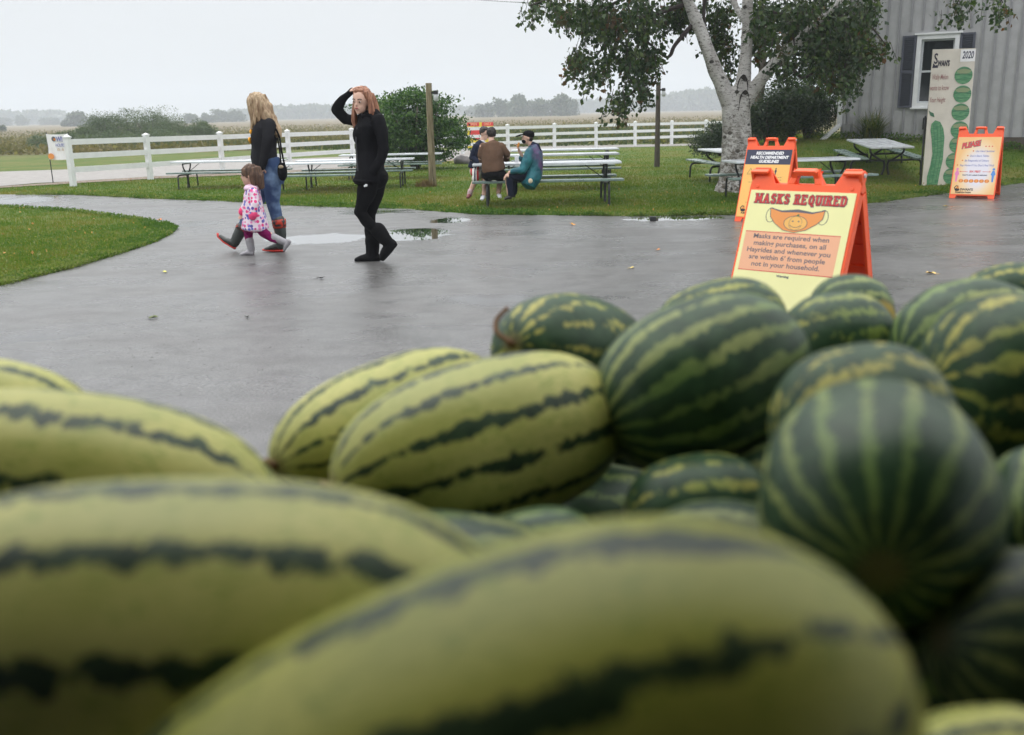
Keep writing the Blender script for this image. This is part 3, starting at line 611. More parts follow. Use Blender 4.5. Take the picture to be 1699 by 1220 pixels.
def wall_pieces(mb):
    mb.box(((x0w) / 2, T / 2, HWL / 2), (x0w, T, HWL)); mb.box(((x1w + LW) / 2, T / 2, HWL / 2), (LW - x1w, T, HWL))
    mb.box(((x0w + x1w) / 2, T / 2, z0w / 2), (x1w - x0w, T, z0w)); mb.box(((x0w + x1w) / 2, T / 2, (z1w + HWL) / 2), (x1w - x0w, T, HWL - z1w))
wall_pieces(mb); mb.build('wall', M_side, bl)
mb = MB(); mb.box((T / 2 , DB / 2 + T, HWL / 2), (T, DB, HWL)); mb.box((LW / 2, DB + T * 1.5, HWL / 2), (LW, T, HWL)); mb.box((LW - T / 2, DB / 2 + T, HWL / 2), (T, DB, HWL)); mb.build('wall', M_side, bl)
mb = MB(); mb.box((LW / 2, DB / 2, -.25), (LW - .06, DB, .5)); mb.build('foundation', M_found, bl)
mb = MB(); hh_ = 2.0; mb.add([(-.4, -.45, HWL - .05), (LW + .4, -.45, HWL - .05), (LW + .4, DB / 2, HWL + hh_), (-.4, DB / 2, HWL + hh_), (LW + .4, DB + .6, HWL - .05), (-.4, DB + .6, HWL - .05)], [(0, 1, 2, 3), (3, 2, 4, 5), (0, 3, 5), (1, 4, 2), (0, 5, 4, 1)]); mb.build('roof', M_roof, bl)
M_bat = plain('grey_batten_shaded', (.26, .26, .27), .65, .1, 4); bat = MB(); bat.box((0, -.018, HWL / 2), (.05, .036, HWL)); bme = bat.mesh('batten'); bme.materials.append(M_bat)  # battens coloured darker than the siding, standing in for shading on their sides
b2 = MB(); b2.box((0, -.018, z0w / 2), (.05, .036, z0w - .01)); b2m = b2.mesh('batten'); b2m.materials.append(M_bat)
b3 = MB(); b3.box((0, -.018, (z1w + HWL + .12) / 2), (.05, .036, HWL - z1w - .12)); b3m = b3.mesh('batten'); b3m.materials.append(M_bat)
x = .16
while x < LW:
    if x0w - .33 < x < x1w + .33: o = bpy.data.objects.new('batten', b2m); o2 = bpy.data.objects.new('batten', b3m); COL.objects.link(o2); o2.parent = bl; o2.location = (x, 0, 0)
    else: o = bpy.data.objects.new('batten', bme)
    COL.objects.link(o); o.parent = bl; o.location = (x, 0, 0); x += .285
mb = MB(); mb.box((.045, -.02, HWL / 2), (.12, .04, HWL)); mb.build('corner_board', M_side, bl)
# window
wf = MB(); fw_ = .11; cxw = (x0w + x1w) / 2; ww = x1w - x0w; hw_ = z1w - z0w; czw = (z0w + z1w) / 2
wf.box((x0w + fw_ / 2, -.01, czw), (fw_, .09, hw_)); wf.box((x1w - fw_ / 2, -.01, czw), (fw_, .09, hw_)); wf.box((cxw, -.01, z1w - fw_ / 2), (ww - 2 * fw_, .09, fw_)); wf.box((cxw, -.012, z0w + fw_ / 2), (ww - 2 * fw_, .095, fw_))
win = wf.build('window', M_trim, bl)
mb = MB(); mb.box((cxw, -.03, z1w + .025), (ww + .12, .13, .045)); mb.build('head_trim', M_trim, win); mb = MB(); mb.box((cxw, -.035, z0w - .02), (ww + .06, .13, .04)); mb.build('sill', M_trim, win)
M_glass = NB('window_glass'); M_glass = M_glass.out((.02, .024, .026), .06, .6)
M_sash = plain('sash', (.5, .52, .54), .45, .05)
for zz0, zz1, yy in ((z0w + fw_, czw + .02, .03), (czw - .02, z1w - fw_, .06)):
    s_ = MB(); t_ = .045; a0 = x0w + fw_; a1 = x1w - fw_
    s_.box((a0 + t_ / 2, yy, (zz0 + zz1) / 2), (t_, .03, zz1 - zz0)); s_.box((a1 - t_ / 2, yy, (zz0 + zz1) / 2), (t_, .03, zz1 - zz0)); s_.box(((a0 + a1) / 2, yy, zz0 + t_ / 2), (a1 - a0 - 2 * t_, .03, t_)); s_.box(((a0 + a1) / 2, yy, zz1 - t_ / 2), (a1 - a0 - 2 * t_, .03, t_)); s_.build('sash', M_sash, win)
    s_ = MB(); s_.box(((a0 + a1) / 2, yy + .004, (zz0 + zz1) / 2), (a1 - a0 - 2 * t_, .006, zz1 - zz0 - 2 * t_)); s_.build('pane', M_glass, win)
# shutters
def shutter(xa, xb):
    mb = MB(); t_ = .05; cx = (xa + xb) / 2; yy = -.045
    for x_ in (xa + t_ / 2, xb - t_ / 2): mb.box((x_, yy, czw), (t_, .04, hw_))
    for z_ in (z0w + t_ / 2, czw, z1w - t_ / 2): mb.box((cx, yy, z_), (xb - xa - 2 * t_, .04, t_))
    s_ = mb.build('shutter', M_shut, bl); sl = MB(); sl.box((0, 0, 0), (xb - xa - 2 * t_, .012, .045), Matrix.Rotation(.6, 3, 'X')); sm = sl.mesh('slat'); sm.materials.append(M_shut)
    n = int((hw_ - 2 * t_) / .05)
    for k in range(n):
        z_ = z0w + t_ + .025 + k * .05
        if abs(z_ - czw) < .035: continue
        o = bpy.data.objects.new('slat', sm); COL.objects.link(o); o.parent = s_; o.location = (cx, yy, z_)
    bk = MB(); bk.box((cx, -.028, czw), (xb - xa - .02, .008, hw_ - .02)); bk.build('backing', M_shut, s_)
sw = x0w - wpt(1494, 120)[0]; shutter(x0w - sw, x0w - .012); shutter(x1w + .012, x1w + sw)
# downspout
mb = MB(); dz = wpt(1386, 208)[1]; mb.box((-.04, -.1, (dz + HWL) / 2), (.12, .09, HWL - dz)); 
e0 = Vector((-.04, -.1, dz)); e1 = Vector((-.36, -.42, -.02)); e2p = Vector((-.62, -.62, -.20))
for a_, b_ in ((e0, e1), (e1, e2p)):
    d_ = (b_ - a_); mb.box((a_ + b_) / 2, (.11, .09, d_.length + .04), d_.to_track_quat('Z', 'Y').to_matrix())
mb.build('downspout', M_trim, bl, .006)
mb = MB(); xx_, zz_ = wpt(1406, 214); mb.box((xx_, -.06, zz_), (.2, .1, .26)); mb.tube([(xx_ + .02, -.06, zz_ - .1), (xx_ + .02, -.06, 0)], .02, 6); mb.tube([(xx_ + .14, -.06, zz_ + .3), (xx_ + .14, -.06, 0)], .015, 6); mb.build('meter_box', plain('box_grey', (.28, .28, .28), .5), bl, .005)
mb = MB(); xx_, zz_ = wpt(1538, 205); mb.box((xx_, -.08, zz_), (.16, .14, .3)); mb.tube([(xx_, -.07, zz_), (xx_, -.07, 0)], .03, 8); mb.build('gas_meter', M_dark, bl, .005)
def blade_plant(name, c, n, h, spread, col, label, cat, wid=.03):
    V = []; F = []; R_ = []
    for k in range(n):
        a_ = random.uniform(0, 6.28); hh = h * random.uniform(.5, 1.1); s_ = spread * random.uniform(.3, 1); o_ = Vector((random.gauss(0, .12 * spread), random.gauss(0, .1 * spread), 0)); d = Vector((math.cos(a_), math.sin(a_), 0)); pv = Vector((-d.y, d.x, 0))
        pts = [o_ + d * s_ * t ** 1.6 + Vector((0, 0, hh * (t - .35 * t * t * (s_ / spread) * 1.4))) for t in (0, .35, .7, 1)]
        r = random.random()
        for i in range(3):
            w0 = wid * (1 - i / 3) * .5 + .002; w1 = wid * (1 - (i + 1) / 3) * .5 + .001; b_ = len(V); V += [pts[i] - pv * w0, pts[i] + pv * w0, pts[i + 1] + pv * w1, pts[i + 1] - pv * w1]; F.append((b_, b_ + 1, b_ + 2, b_ + 3)); R_ += [r] * 4
    e_ = empty(name, c); tag(e_, label, cat); o = link('foliage', np_mesh('foliage', np.array([tuple(v) for v in V]), F, R_), col, e_); o['kind'] = 'stuff'; return e_
M_daylily = mat_leaf('daylily', (.04, .075, .02), (.08, .11, .025), (.22, .18, .05), .3, 1.5)
c = P0 + WD * wpt(1452, 225)[0] + WN * .35; c.z = float(H(c.x, c.y)) - .02
blade_plant('daylily_clump', c, 380, 1.0, .75, M_daylily, 'clump of arching green and yellow leaves growing against the grey wall', 'plant', .03)
wl = []
for _ in range(2600):
    s_ = random.uniform(-.9, 5.2); q = P0 + WD * s_ + WN * abs(random.gauss(.18, .16)); q.z = float(H(q.x, q.y)) + random.uniform(0, .16); wl.append(q)
tag(link('wall_weeds', leaves('wall_weeds', np.array([tuple(q) for q in wl]), .06, .5, -.7), M_weed), 'rough weeds along the foot of the grey wall', 'weeds', kind='stuff')

# ================================================================= white fence
FP = [(122, 26.8), (250, 29.6), (370, 32.9), (481, 36.8), (586, 40.8), (682, 44.8), (768, 48), (843, 50.8), (920, 53), (989, 54.6), (1053.5, 56), (1114, 57.3), (1171, 58.6), (1227, 60)]
M_vinyl = plain('white_vinyl', (.74, .75, .76), .35, .04, 4); pm = MB(); pm.box((0, 0, .64), (.135, .135, 1.30)); pme = pm.mesh('post', .006); pme.materials.append(M_vinyl)
cm = MB(); cm.box((0, 0, 1.30), (.165, .165, .035)); cm.add([(-.075, -.075, 1.317), (.075, -.075, 1.317), (.075, .075, 1.317), (-.075, .075, 1.317), (0, 0, 1.365)], [(0, 1, 4), (1, 2, 4), (2, 3, 4), (3, 0, 4), (3, 2, 1, 0)]); cme = cm.mesh('post_cap'); cme.materials.append(M_vinyl)
fpos = [GX(px, D) for px, D in FP]; fe_ = empty('white_fence', fpos[0]); tag(fe_, 'long white three rail vinyl fence between the lawn and the road', 'fence')
for i, q in enumerate(fpos):
    nx_ = fpos[min(i + 1, len(fpos) - 1)] - fpos[max(i - 1, 0)]; o = bpy.data.objects.new('post', pme); COL.objects.link(o); o.parent = fe_; o.location = q - fpos[0]; o.rotation_euler = (random.uniform(-.006, .006), random.uniform(-.006, .006), math.atan2(nx_.y, nx_.x))
    cc = bpy.data.objects.new('post_cap', cme); COL.objects.link(cc); cc.parent = o
    if i < len(fpos) - 1:
        for zr in (1.17, .80, .43):
            a_ = q - fpos[0] + Vector((0, 0, zr)); b_ = fpos[i + 1] - fpos[0] + Vector((0, 0, zr)); d_ = b_ - a_; mb = MB(); R_ = Matrix((d_.normalized(), Vector((-d_.y, d_.x, 0)).normalized(), d_.normalized().cross(Vector((-d_.y, d_.x, 0)).normalized()))).transposed()
            mb.box((a_ + b_) / 2, (d_.length - .1, .045, .15), R_); mb.build('rail', M_vinyl, fe_)

# ================================================================= lamp posts
M_post = NB('weathered_post'); _p = M_post.obj(); _n = M_post.noise(M_post.mapp(_p, (14, 14, 1.2)), 1.5, 4, .6); _c = M_post.mix(M_post.ss(_n, .3, .7), (.13, .105, .06), (.30, .25, .16)); _c = M_post.mix(M_post.ss(M_post.noise(M_post.mapp(_p, (30, 30, 2)), 1, 3), .62, .7), _c, (.04, .035, .03)); M_post.bump(_n, .5, .01); M_post = M_post.out(_c, .8, .25)
M_post2 = plain('dark_post', (.075, .062, .05), .85, .3, 6, .5, 20, stretch=(8, 8, 1)); M_jar = NB('frosted_jar').out((.62, .64, .66), .12, .5, Alpha=.85)
def lamp_post(px, py, ytop, wd, mat, label, side=1, tilt=0.0):
    b0 = G(px, py); hgt = W(px, ytop, b0.y).z - b0.z; e_ = empty('lamp_post', b0); tag(e_, label, 'lamp post', 'lamp posts on the lawn')
    P_ = [Vector((tilt * t, 0, hgt * t - .1 * (1 - t))) for t in (0, .2, .4, .6, .8, 1)]
    mb = MB(); mb.tube(P_, [wd / 2 * k for k in (1.25, 1.15, 1.05, 1, .95, .95)], 14); mb.build('post', mat, e_, .004, True)
    jb = MB(); zj = hgt - .30; xj = tilt + wd / 2 + .085 * 1; jb.box((xj - .05, -.02, zj + .08), (.12, .05, .05)); jb.tube([(xj, -.02, zj + .13), (xj, -.02, zj + .045)], [.055, .06], 12); o = jb.build('lamp_holder', M_dark, e_, .003)
    jg = MB(); jg.tube([(xj, -.02, zj + .045), (xj, -.02, zj + .0), (xj, -.02, zj - .08), (xj, -.02, zj - .12)], [.045, .062, .062, .035], 14); jg.build('glass_jar', M_jar, e_, smooth=True); return e_
lp1 = lamp_post(718, 309, 138, .155, M_post, 'left weathered wooden lamp post in front of the round bush', tilt=-.0)
lp2 = lamp_post(1090, 277, 137, .15, M_post2, 'right dark wooden lamp post under the birch branches')
gr = []
for _ in range(900): gr.append(Vector((random.gauss(-.14, .1), random.gauss(0, .09), -.01)))
bb = np.array([tuple(lp1.location + g_) for g_ in gr]); M_dry = mat_blade('dry_grass', (.12, .08, .04), (.18, .12, .06), (.24, .18, .08), .2)
tag(link('dry_tuft', blades('dry_tuft', bb, .16, .014, .5), M_dry), 'brown dead grass around the foot of the left lamp post', 'grass', kind='stuff')

# ================================================================= picnic tables
M_top = plain('white_board', (.62, .65, .68), .16, .08, 3, .08, 40); M_bench = plain('green_board', (.16, .22, .20), .28, .15, 4, .1, 40); M_topw = M_top
def table_meshes(L, inset, wtop=.76, H_=.74, seat=.45, tr=.022, bench_z=.62, bL=None):
    d = {}
    nb = 4; pw = (wtop - .012 * (nb - 1)) / nb; m1 = MB(); m1.box((0, 0, 0), (L, pw, .04)); d['plank'] = m1.mesh('plank', .008); d['ply'] = [-wtop / 2 + pw / 2 + k * (pw + .012) for k in range(nb)]
    m2 = MB(); m2.box((0, 0, 0), (bL or L, .132, .04)); d['bplank'] = m2.mesh('plank', .008)
    fr = MB()
    for s_ in (-1, 1):
        fr.tube(bez([(0, s_ * wtop * .40, H_ - .04), (0, s_ * wtop * .36, H_ - .14), (0, s_ * .13, H_ - .28), (0, s_ * .05, seat - .08), (0, s_ * .035, .18), (0, s_ * .075, .01)], 4), tr, 8)
    fr.tube([(0, -wtop * .42, H_ - .03), (0, wtop * .42, H_ - .03)], tr * .8, 6)
    d['frame'] = fr.mesh('frame'); ss_ = MB()
    for s_ in (-1, 1): ss_.tube(bez([(0, s_ * .03, seat - .06), (0, s_ * .35, seat - .045), (0, s_ * (bench_z + .06), seat - .045), (0, s_ * (bench_z + .13), seat - .11), (0, s_ * (bench_z + .14), .2), (0, s_ * (bench_z + .15), .0)], 4), tr, 8)
    d['leg'] = ss_.mesh('leg'); br = MB(); br.tube([(0, 0, seat - .03), (.38, 0, H_ - .05)], .009, 6); d['brace'] = br.mesh('brace')
    for k in ('plank',): d[k].materials.append(M_top)
    d['bplank'].materials.append(M_bench)
    for k in ('frame', 'leg', 'brace'): d[k].materials.append(M_dark); d[k].polygons.foreach_set('use_smooth', [True] * len(d[k].polygons))
    d.update(L=L, inset=inset, H=H_, seat=seat, bz=bench_z); return d
def part(name, me, par, loc=(0, 0, 0), rz=0, sc=None):
    o = bpy.data.objects.new(name, me); COL.objects.link(o); o.parent = par; o.location = loc; o.rotation_euler = (0, 0, rz)
    if sc: o.scale = sc
    return o
def table(d, loc, rz, label, group, rx=0, ry=0, s=1):
    e_ = empty('picnic_table', loc, rz, rx, ry); e_.scale = (s, s, s); tag(e_, label, 'picnic table', group)
    tt = empty('tabletop', (0, 0, 0)); tt.parent = e_
    for y_ in d['ply']: part('plank', d['plank'], tt, (0, y_, d['H'] - .0))
    for s_ in (-1, 1):
        bb_ = empty('bench', (0, 0, 0)); bb_.parent = e_
        for q in (-1, 1): part('plank', d['bplank'], bb_, (0, s_ * d['bz'] + q * .072, d['seat'] - .0))
    for s_ in (-1, 1):
        f = part('frame', d['frame'], e_, (s_ * (d['L'] / 2 - d['inset']), 0, -.02)); part('leg', d['leg'], f); part('brace', d['brace'], e_, (s_ * (d['L'] / 2 - d['inset']), 0, 0), 0 if s_ < 0 else math.pi)
    return e_
TA = table_meshes(2.55, .27, .76, bL=2.95); TB = table_meshes(2.75, .27, .72); TC = table_meshes(2.5, .45, .92, .62, .38, .024)
c5 = GX(907, 18.45); table(TB, c5, 0.0, 'long white picnic table where the three people sit', 'white picnic tables with green benches')
for D_, x_, lb in ((22.4, 925, 'second white picnic table in the row behind the seated people'), (25.5, 937, 'third white picnic table in the row, farthest behind the seated people')): table(TB, GX(x_, D_), 0.0, lb, 'white picnic tables with green benches')
s_ = .87
TL = table_meshes(2.85 / s_, .30 / s_)
for (x0, x1, D, rz_, lb) in [(296, 474, 25.1, -.05, 'leftmost long white picnic table near the fence post'), (452, 628, 22.8, .0, 'long white picnic table seen between the two women'), (504, 682, 24.2, .02, 'long picnic table just behind the one between the women'), (571, 732, 27.6, .02, 'farthest left picnic table in front of the dark round bush')]:
    table(TL, GX((x0 + x1) / 2, D), rz_, lb, 'white picnic tables with green benches', s=s_)
a_, b_ = GX(1308, 18.4), None; table(TA, a_, .16, 'picnic table half hidden behind the orange health guideline sign', 'white picnic tables with green benches', s=.95)
def slope_tilt(q): return math.atan2(float(H(q.x, q.y + 1.0)) - float(H(q.x, q.y - 1.0)), 2.0)
q = GX(1454, 22.9); table(TC, q, math.pi / 2 - .12, 'picnic table standing end on in front of the grey wall', 'white picnic tables with green benches', ry=-slope_tilt(q) * .25)
q = GX(1213, 23.2); table(TC, q, math.pi / 2 + .10, 'picnic table mostly hidden behind the birch trunk', 'white picnic tables with green benches')

# rock, pumpkin
rk = MB(); rk.ell((0, 0, 0), (.33, .25, .20), nu=20, nv=12); me = rk.mesh('rock')
for v in me.vertices: v.co *= 1 + .35 * mnoise.noise(v.co * 5) + .12 * mnoise.noise(v.co * 14)
o = link('rock', me, plain('rock', (.11, .10, .10), .7, .3, 6, .5, 20), None, True); o.location = G(769, 272) + Vector((0, 0, .1)); tag(o, 'grey boulder on the grass right of the round bush', 'rock')
pk = MB(); nu, nv = 40, 14; V = []; F = []
for j in range(nv + 1):
    for i in range(nu):
        th = math.pi * j / nv; ph = 2 * math.pi * i / nu; r = .13 * (1 - .09 * abs(math.sin(ph * 5)) ** .5 * 0 - .10 * (1 - abs(math.cos(ph * 4))) ** 3) * (1 - .12 * math.exp(-(th / .4) ** 2)); V.append((r * math.sin(th) * math.cos(ph), r * math.sin(th) * math.sin(ph), r * .85 * math.cos(th)))
for j in range(nv):
    for i in range(nu): F.append((j * nu + i, (j + 1) * nu + i, (j + 1) * nu + (i + 1) % nu, j * nu + (i + 1) % nu))
pk.add(V, F); pe = empty('pumpkin', G(1215, 314)); tag(pe, 'small orange pumpkin on the grass behind the health guideline sign', 'pumpkin'); o = pk.build('shell', plain('pumpkin_skin', (.62, .16, .02), .4, .15, 5), pe, smooth=True); o.location = (0, 0, .11)
pk = MB(); pk.tube([(0, 0, .18), (.01, 0, .23), (.03, 0, .26)], [.02, .014, .012], 6); pk.build('stem', plain('stem', (.12, .13, .04), .7), pe)
# overhead wire
wi = MB(); a_ = W(640, -14, 45); b_ = W(1010, 8, 60); wi.tube([a_.lerp(b_, t) - Vector((0, 0, .5 * math.sin(math.pi * t) * .3)) for t in np.linspace(-1.2, 2.0, 24)], .012, 5); tag(wi.build('overhead_wire', M_dark), 'thin dark overhead wire crossing the sky left of the birch', 'wire')

# ================================================================= unseen open stand, added so its wall and roof shade the melons
st_ = empty('shade_stand', (.3, -2.2, 0)); tag(st_, 'unseen open fronted brown stand added to shade the melon wagon', 'building')
M_stand = plain('shade_stand_board', (.05, .036, .026), .8, .25, 4, .4, 30, stretch=(8, 8, 1)); bd_ = MB(); bd_.box((0, 0, 1.5), (.19, .03, 3.0)); bdm = bd_.mesh('board'); bdm.materials.append(M_stand)
for k in range(46): part('board', bdm, st_, (-4.6 + k * .2, 0, 0))
mb = MB(); mb.box((0, 1.3, 2.84), (9.8, 3.6, .08), Matrix.Rotation(-.03, 3, 'X')); mb.build('roof', M_roof, st_)
for x_ in (-4.6, 4.6): mb = MB(); mb.box((x_, 2.9, 1.38), (.12, .12, 2.76)); mb.build('post', M_stand, st_)
for k in range(9): mb = MB(); mb.box((-4.4 + k * 1.1, 1.3, 2.72), (.05, 3.4, .14), Matrix.Rotation(-.03, 3, 'X')); mb.build('rafter', M_stand, st_)
# ================================================================= flat print helpers
def flat(name, col, rough=.35, spec=.4): return plain(name, col, rough, .03, 3, spec=spec)
def text_obj(body, size, M, z, mat, parent, align='CENTER', bold=0.0, shear=0.0, sx=1.0, spacing=1.0, rot=0.0, name='lettering'):
    cu = bpy.data.curves.new('t', 'FONT'); cu.body = body; cu.size = size; cu.align_x = align; cu.align_y = 'CENTER'; cu.offset = bold; cu.shear = shear; cu.space_character = spacing; cu.resolution_u = 3; cu.extrude = 0
    o = bpy.data.objects.new('t', cu); COL.objects.link(o); dg = bpy.context.evaluated_depsgraph_get(); me = bpy.data.meshes.new_from_object(o.evaluated_get(dg)); bpy.data.objects.remove(o); bpy.data.curves.remove(cu)
    x, y = M; me.transform(Matrix.Translation((x, y, z)) @ Matrix.Rotation(rot, 4, 'Z') @ Matrix.Diagonal((sx, 1, 1, 1)))
    return link(name, me, mat, parent)
def serif(me_list): pass
def shape(name, polys, z, mat, parent, th=.0006):
    mb = MB()
    for p in polys: mb.prism(p, th, None, z)
    return mb.build(name, mat, parent)
def circ(cx, cy, rx, ry=None, n=28, a0=0, a1=2 * math.pi): ry = ry or rx; return [(cx + rx * math.cos(a0 + (a1 - a0) * k / n), cy + ry * math.sin(a0 + (a1 - a0) * k / n)) for k in range(n if a1 - a0 > 6.2 else n + 1)]
def stroke(pts, w_):
    out = []
    for i in range(len(pts) - 1):
        a = Vector(pts[i]); b = Vector(pts[i + 1]); d = (b - a); 
        if d.length < 1e-6: continue
        d.normalize(); n_ = Vector((-d.y, d.x)) * w_ / 2; e_ = d * w_ * .3
        out.append([tuple(a - n_ - e_), tuple(b - n_ + e_), tuple(b + n_ + e_), tuple(a + n_ - e_)])
    return out
def rect(x0, y0, x1, y1): return [(x0, y0), (x1, y0), (x1, y1), (x0, y1)]
M_or = plain('orange_plastic', (.90, .10, .018), .4, .05, 4, .06, 60); M_black = flat('print_black', (.012, .012, .016)); M_navy = flat('print_navy', (.03, .035, .07)); M_red = flat('print_red', (.62, .05, .05)); M_pink = flat('print_salmon', (.80, .42, .25)); M_cream = flat('print_cream', (.80, .78, .38)); M_white = flat('print_white', (.8, .8, .8))
M_orange2 = flat('print_orange', (.78, .30, .08)); M_dor = flat('print_dark_orange', (.62, .20, .03)); M_gry = flat('print_grey', (.12, .12, .14)); M_amber = flat('print_amber', (.82, .46, .12)); M_grn = flat('print_green', (.06, .2, .07)); M_violet = flat('print_violet', (.16, .18, .42)); M_pinkp = flat('print_pink', (.7, .2, .42)); M_blue = flat('print_blue', (.08, .25, .62)); M_tan = flat('print_tan', (.6, .5, .2)); M_metal = plain('steel_pin', (.45, .45, .45), .3, .05)
SW, SH = .63, 1.14
def half_poly(tp):
    y = lambda f: SH * (tp + (f - .853) / .147 * (1 - tp))
    return [(0, 0), (.085, 0), (.10, .045), (SW - .10, .045), (SW - .085, 0), (SW, 0), (SW, y(.87)), (SW - .012, SH), (SW - .10, SH), (SW - .145, y(.897)), (.145, y(.897)), (.10, SH), (.012, SH), (0, y(.87))]
def a_frame(loc, yaw, label, panel_mat, spread=.42, s=1.0, tp=.853):
    e_ = empty('sandwich_board_sign', loc, yaw); e_.scale = (s, s, s); tag(e_, label, 'sign', 'orange A-frame signs on the yard')
    ang = math.asin(spread / SH); y = lambda f: SH * (tp + (f - .853) / .147 * (1 - tp))
    for side in (0, 1):
        # local panel frame: x right, y up the slope, z outwards
        rot = Matrix.Rotation(math.pi * side, 4, 'Z') @ Matrix.Translation((-SW / 2, -spread, 0)) @ Matrix.Rotation(math.pi / 2 - ang, 4, 'X')
        fr = MB(); fr.prism(half_poly(tp), .012, None, -.012)
        for r_ in (rect(0, .05, .018, SH * tp), rect(SW - .018, .05, SW, SH * tp), rect(.018, .05, SW - .018, .066)): fr.prism(r_, .048, None, -.060)   # raised rims and stiffening ribs behind
        for r_ in (rect(.0, y(.862), .016, SH - .004), rect(.016, y(.858), SW - .016, y(.875)), rect(SW - .016, y(.862), SW, SH - .004), rect(.016, SH - .02, .10, SH - .004), rect(SW - .10, SH - .02, SW - .016, SH - .004)): fr.prism(r_, .038, None, -.050)
        for k in range(6): fr.prism(rect(.03, .17 + k * .13, SW - .03, .178 + k * .13), .014, None, -.026)
        for k in range(3): fr.prism(rect(.16 + k * .155, .07, .167 + k * .155, SH * .84), .010, None, -.022)
        for q in ((.045, .875), (SW - .045, .875)): fr.prism(circ(q[0], y(q[1]), .011, n=10), .005, None, .0)
        for q in (.03, SW - .075): fr.prism(rect(q, SH * .965, q + .045, SH * .975), .006, None, .0)
        o = fr.build('frame', M_or, e_, .0025, segs=1); o.matrix_local = rot
        hd = MB(); x0, x1 = .215, .415; yb, yt = y(.893), SH   # carrying handle of this half, an open trapezoid
        for pl_ in ([(x0, yb), (x0 + .042, yb), (x0 + .058, yt - .030), (x0 + .030, yt - .012)], [(x1 - .042, yb), (x1, yb), (x1 - .030, yt - .012), (x1 - .058, yt - .030)], [(x0 + .032, yt - .031), (x1 - .032, yt - .031), (x1 - .030, yt - .012), (x1 - .045, yt), (x0 + .045, yt), (x0 + .030, yt - .012)]): hd.prism(pl_, .040, None, -.040)
        o2 = hd.build('handle', M_or, e_, .007); o2.matrix_local = rot
        pn = MB(); pn.prism(rect(.014, .066, SW - .014, SH * tp - .003), .004, None, .0015); pp = pn.build('poster', panel_mat, e_); pp.matrix_local = rot
        if side == 0: front = pp
    for x_ in (-SW / 2 + .003, SW / 2 - .003, -SW / 2 + .10, SW / 2 - .10): hg = MB(); hg.tube([(x_ - .012, 0, SH * math.cos(ang) - .035), (x_ + .012, 0, SH * math.cos(ang) - .035)], .011, 10); hg.build('hinge_pin', M_metal, e_)
    return e_, front
Z1 = .0062
# ---- sign 1: masks
def a_place(px, py, D, yaw):   # apex pixel and distance -> (ground position, size)
    q = W(px, py, D); h_ = float(H(q.x, q.y)); return Vector((q.x, q.y, h_ + .004)), (q.z - h_ - .004) / math.sqrt(SH * SH - .42 * .42)
yaw1 = math.radians(-40)
_p, _s = a_place(1340, 279, 5.45, yaw1); s1, f1 = a_frame(_p, yaw1, 'large orange sandwich board with the cream MASKS REQUIRED poster behind the melons', M_cream, s=_s, tp=.885)
CX = SW / 2
def lines(parent, items, mat, size, x=CX, sx=1.0, bold=0, align='CENTER', shear=0, z=Z1):
    for t, y in items: text_obj(t, size, (x, y), z, mat, parent, align, bold, shear, sx)
shape('salmon_panel', [rect(.035, .425, SW - .05, .683)], .0056, M_pink, f1, .0004)
shape('rule_line', [rect(.035, .683, SW - .05, .688)], .0058, M_red, f1, .0004); shape('rule_line', [rect(.035, .420, SW - .05, .425)], .0058, M_red, f1, .0004)
def shadow_text(t, size, pos, parent, sx, mats, shear=0, rot=0, sp=1.0):
    text_obj(t, size, pos, Z1, mats[0], parent, bold=.0105, sx=sx, shear=shear, rot=rot, spacing=sp); text_obj(t, size, (pos[0] - .0005, pos[1] + .001), Z1 + .0008, mats[1], parent, bold=.0045, sx=sx, shear=shear, rot=rot, spacing=sp)
GL = {'M': ([[(0, 0), (0, 1)], [(0, 1), (.45, .25)], [(.45, .25), (.9, 1)], [(.9, 1), (.9, 0)]], .9, [(0, 0), (.9, 0), (0, 1), (.9, 1)]), 'A': ([[(0, 0), (.4, 1)], [(.4, 1), (.8, 0)], [(.17, .34), (.63, .34)]], .8, [(0, 0), (.8, 0)]), 'S': ([[(.62, .78), (.45, 1), (.15, 1), (0, .75), (.1, .57), (.5, .45), (.62, .25), (.5, 0), (.15, 0), (0, .22)]], .62, []),
      'K': ([[(0, 0), (0, 1)], [(0, .42), (.62, 1)], [(.2, .6), (.66, 0)]], .66, [(0, 0), (0, 1), (.62, 1), (.66, 0)]), 'R': ([[(0, 0), (0, 1), (.45, 1), (.6, .78), (.45, .52), (0, .5)], [(.3, .5), (.66, 0)]], .66, [(0, 0), (0, 1), (.66, 0)]), 'E': ([[(.6, 1), (0, 1), (0, 0), (.62, 0)], [(0, .52), (.42, .52)], [(.6, 1), (.6, .8)], [(.62, 0), (.62, .2)]], .62, [(0, 0), (0, 1)]),
      'Q': ([[(.35, 1), (.08, .85), (0, .5), (.08, .15), (.35, 0), (.62, .15), (.7, .5), (.62, .85), (.35, 1)], [(.35, .15), (.6, -.18), (.8, -.16)]], .7, []), 'U': ([[(0, 1), (0, .25), (.15, 0), (.5, 0), (.66, .25), (.66, 1)]], .66, [(0, 1), (.66, 1)]), 'I': ([[(0, 0), (0, 1)]], .0, [(0, 0), (0, 1)]), 'D': ([[(0, 0), (0, 1), (.4, 1), (.66, .75), (.66, .25), (.4, 0), (0, 0)]], .66, [(0, 0), (0, 1)])}
SP_ = .62
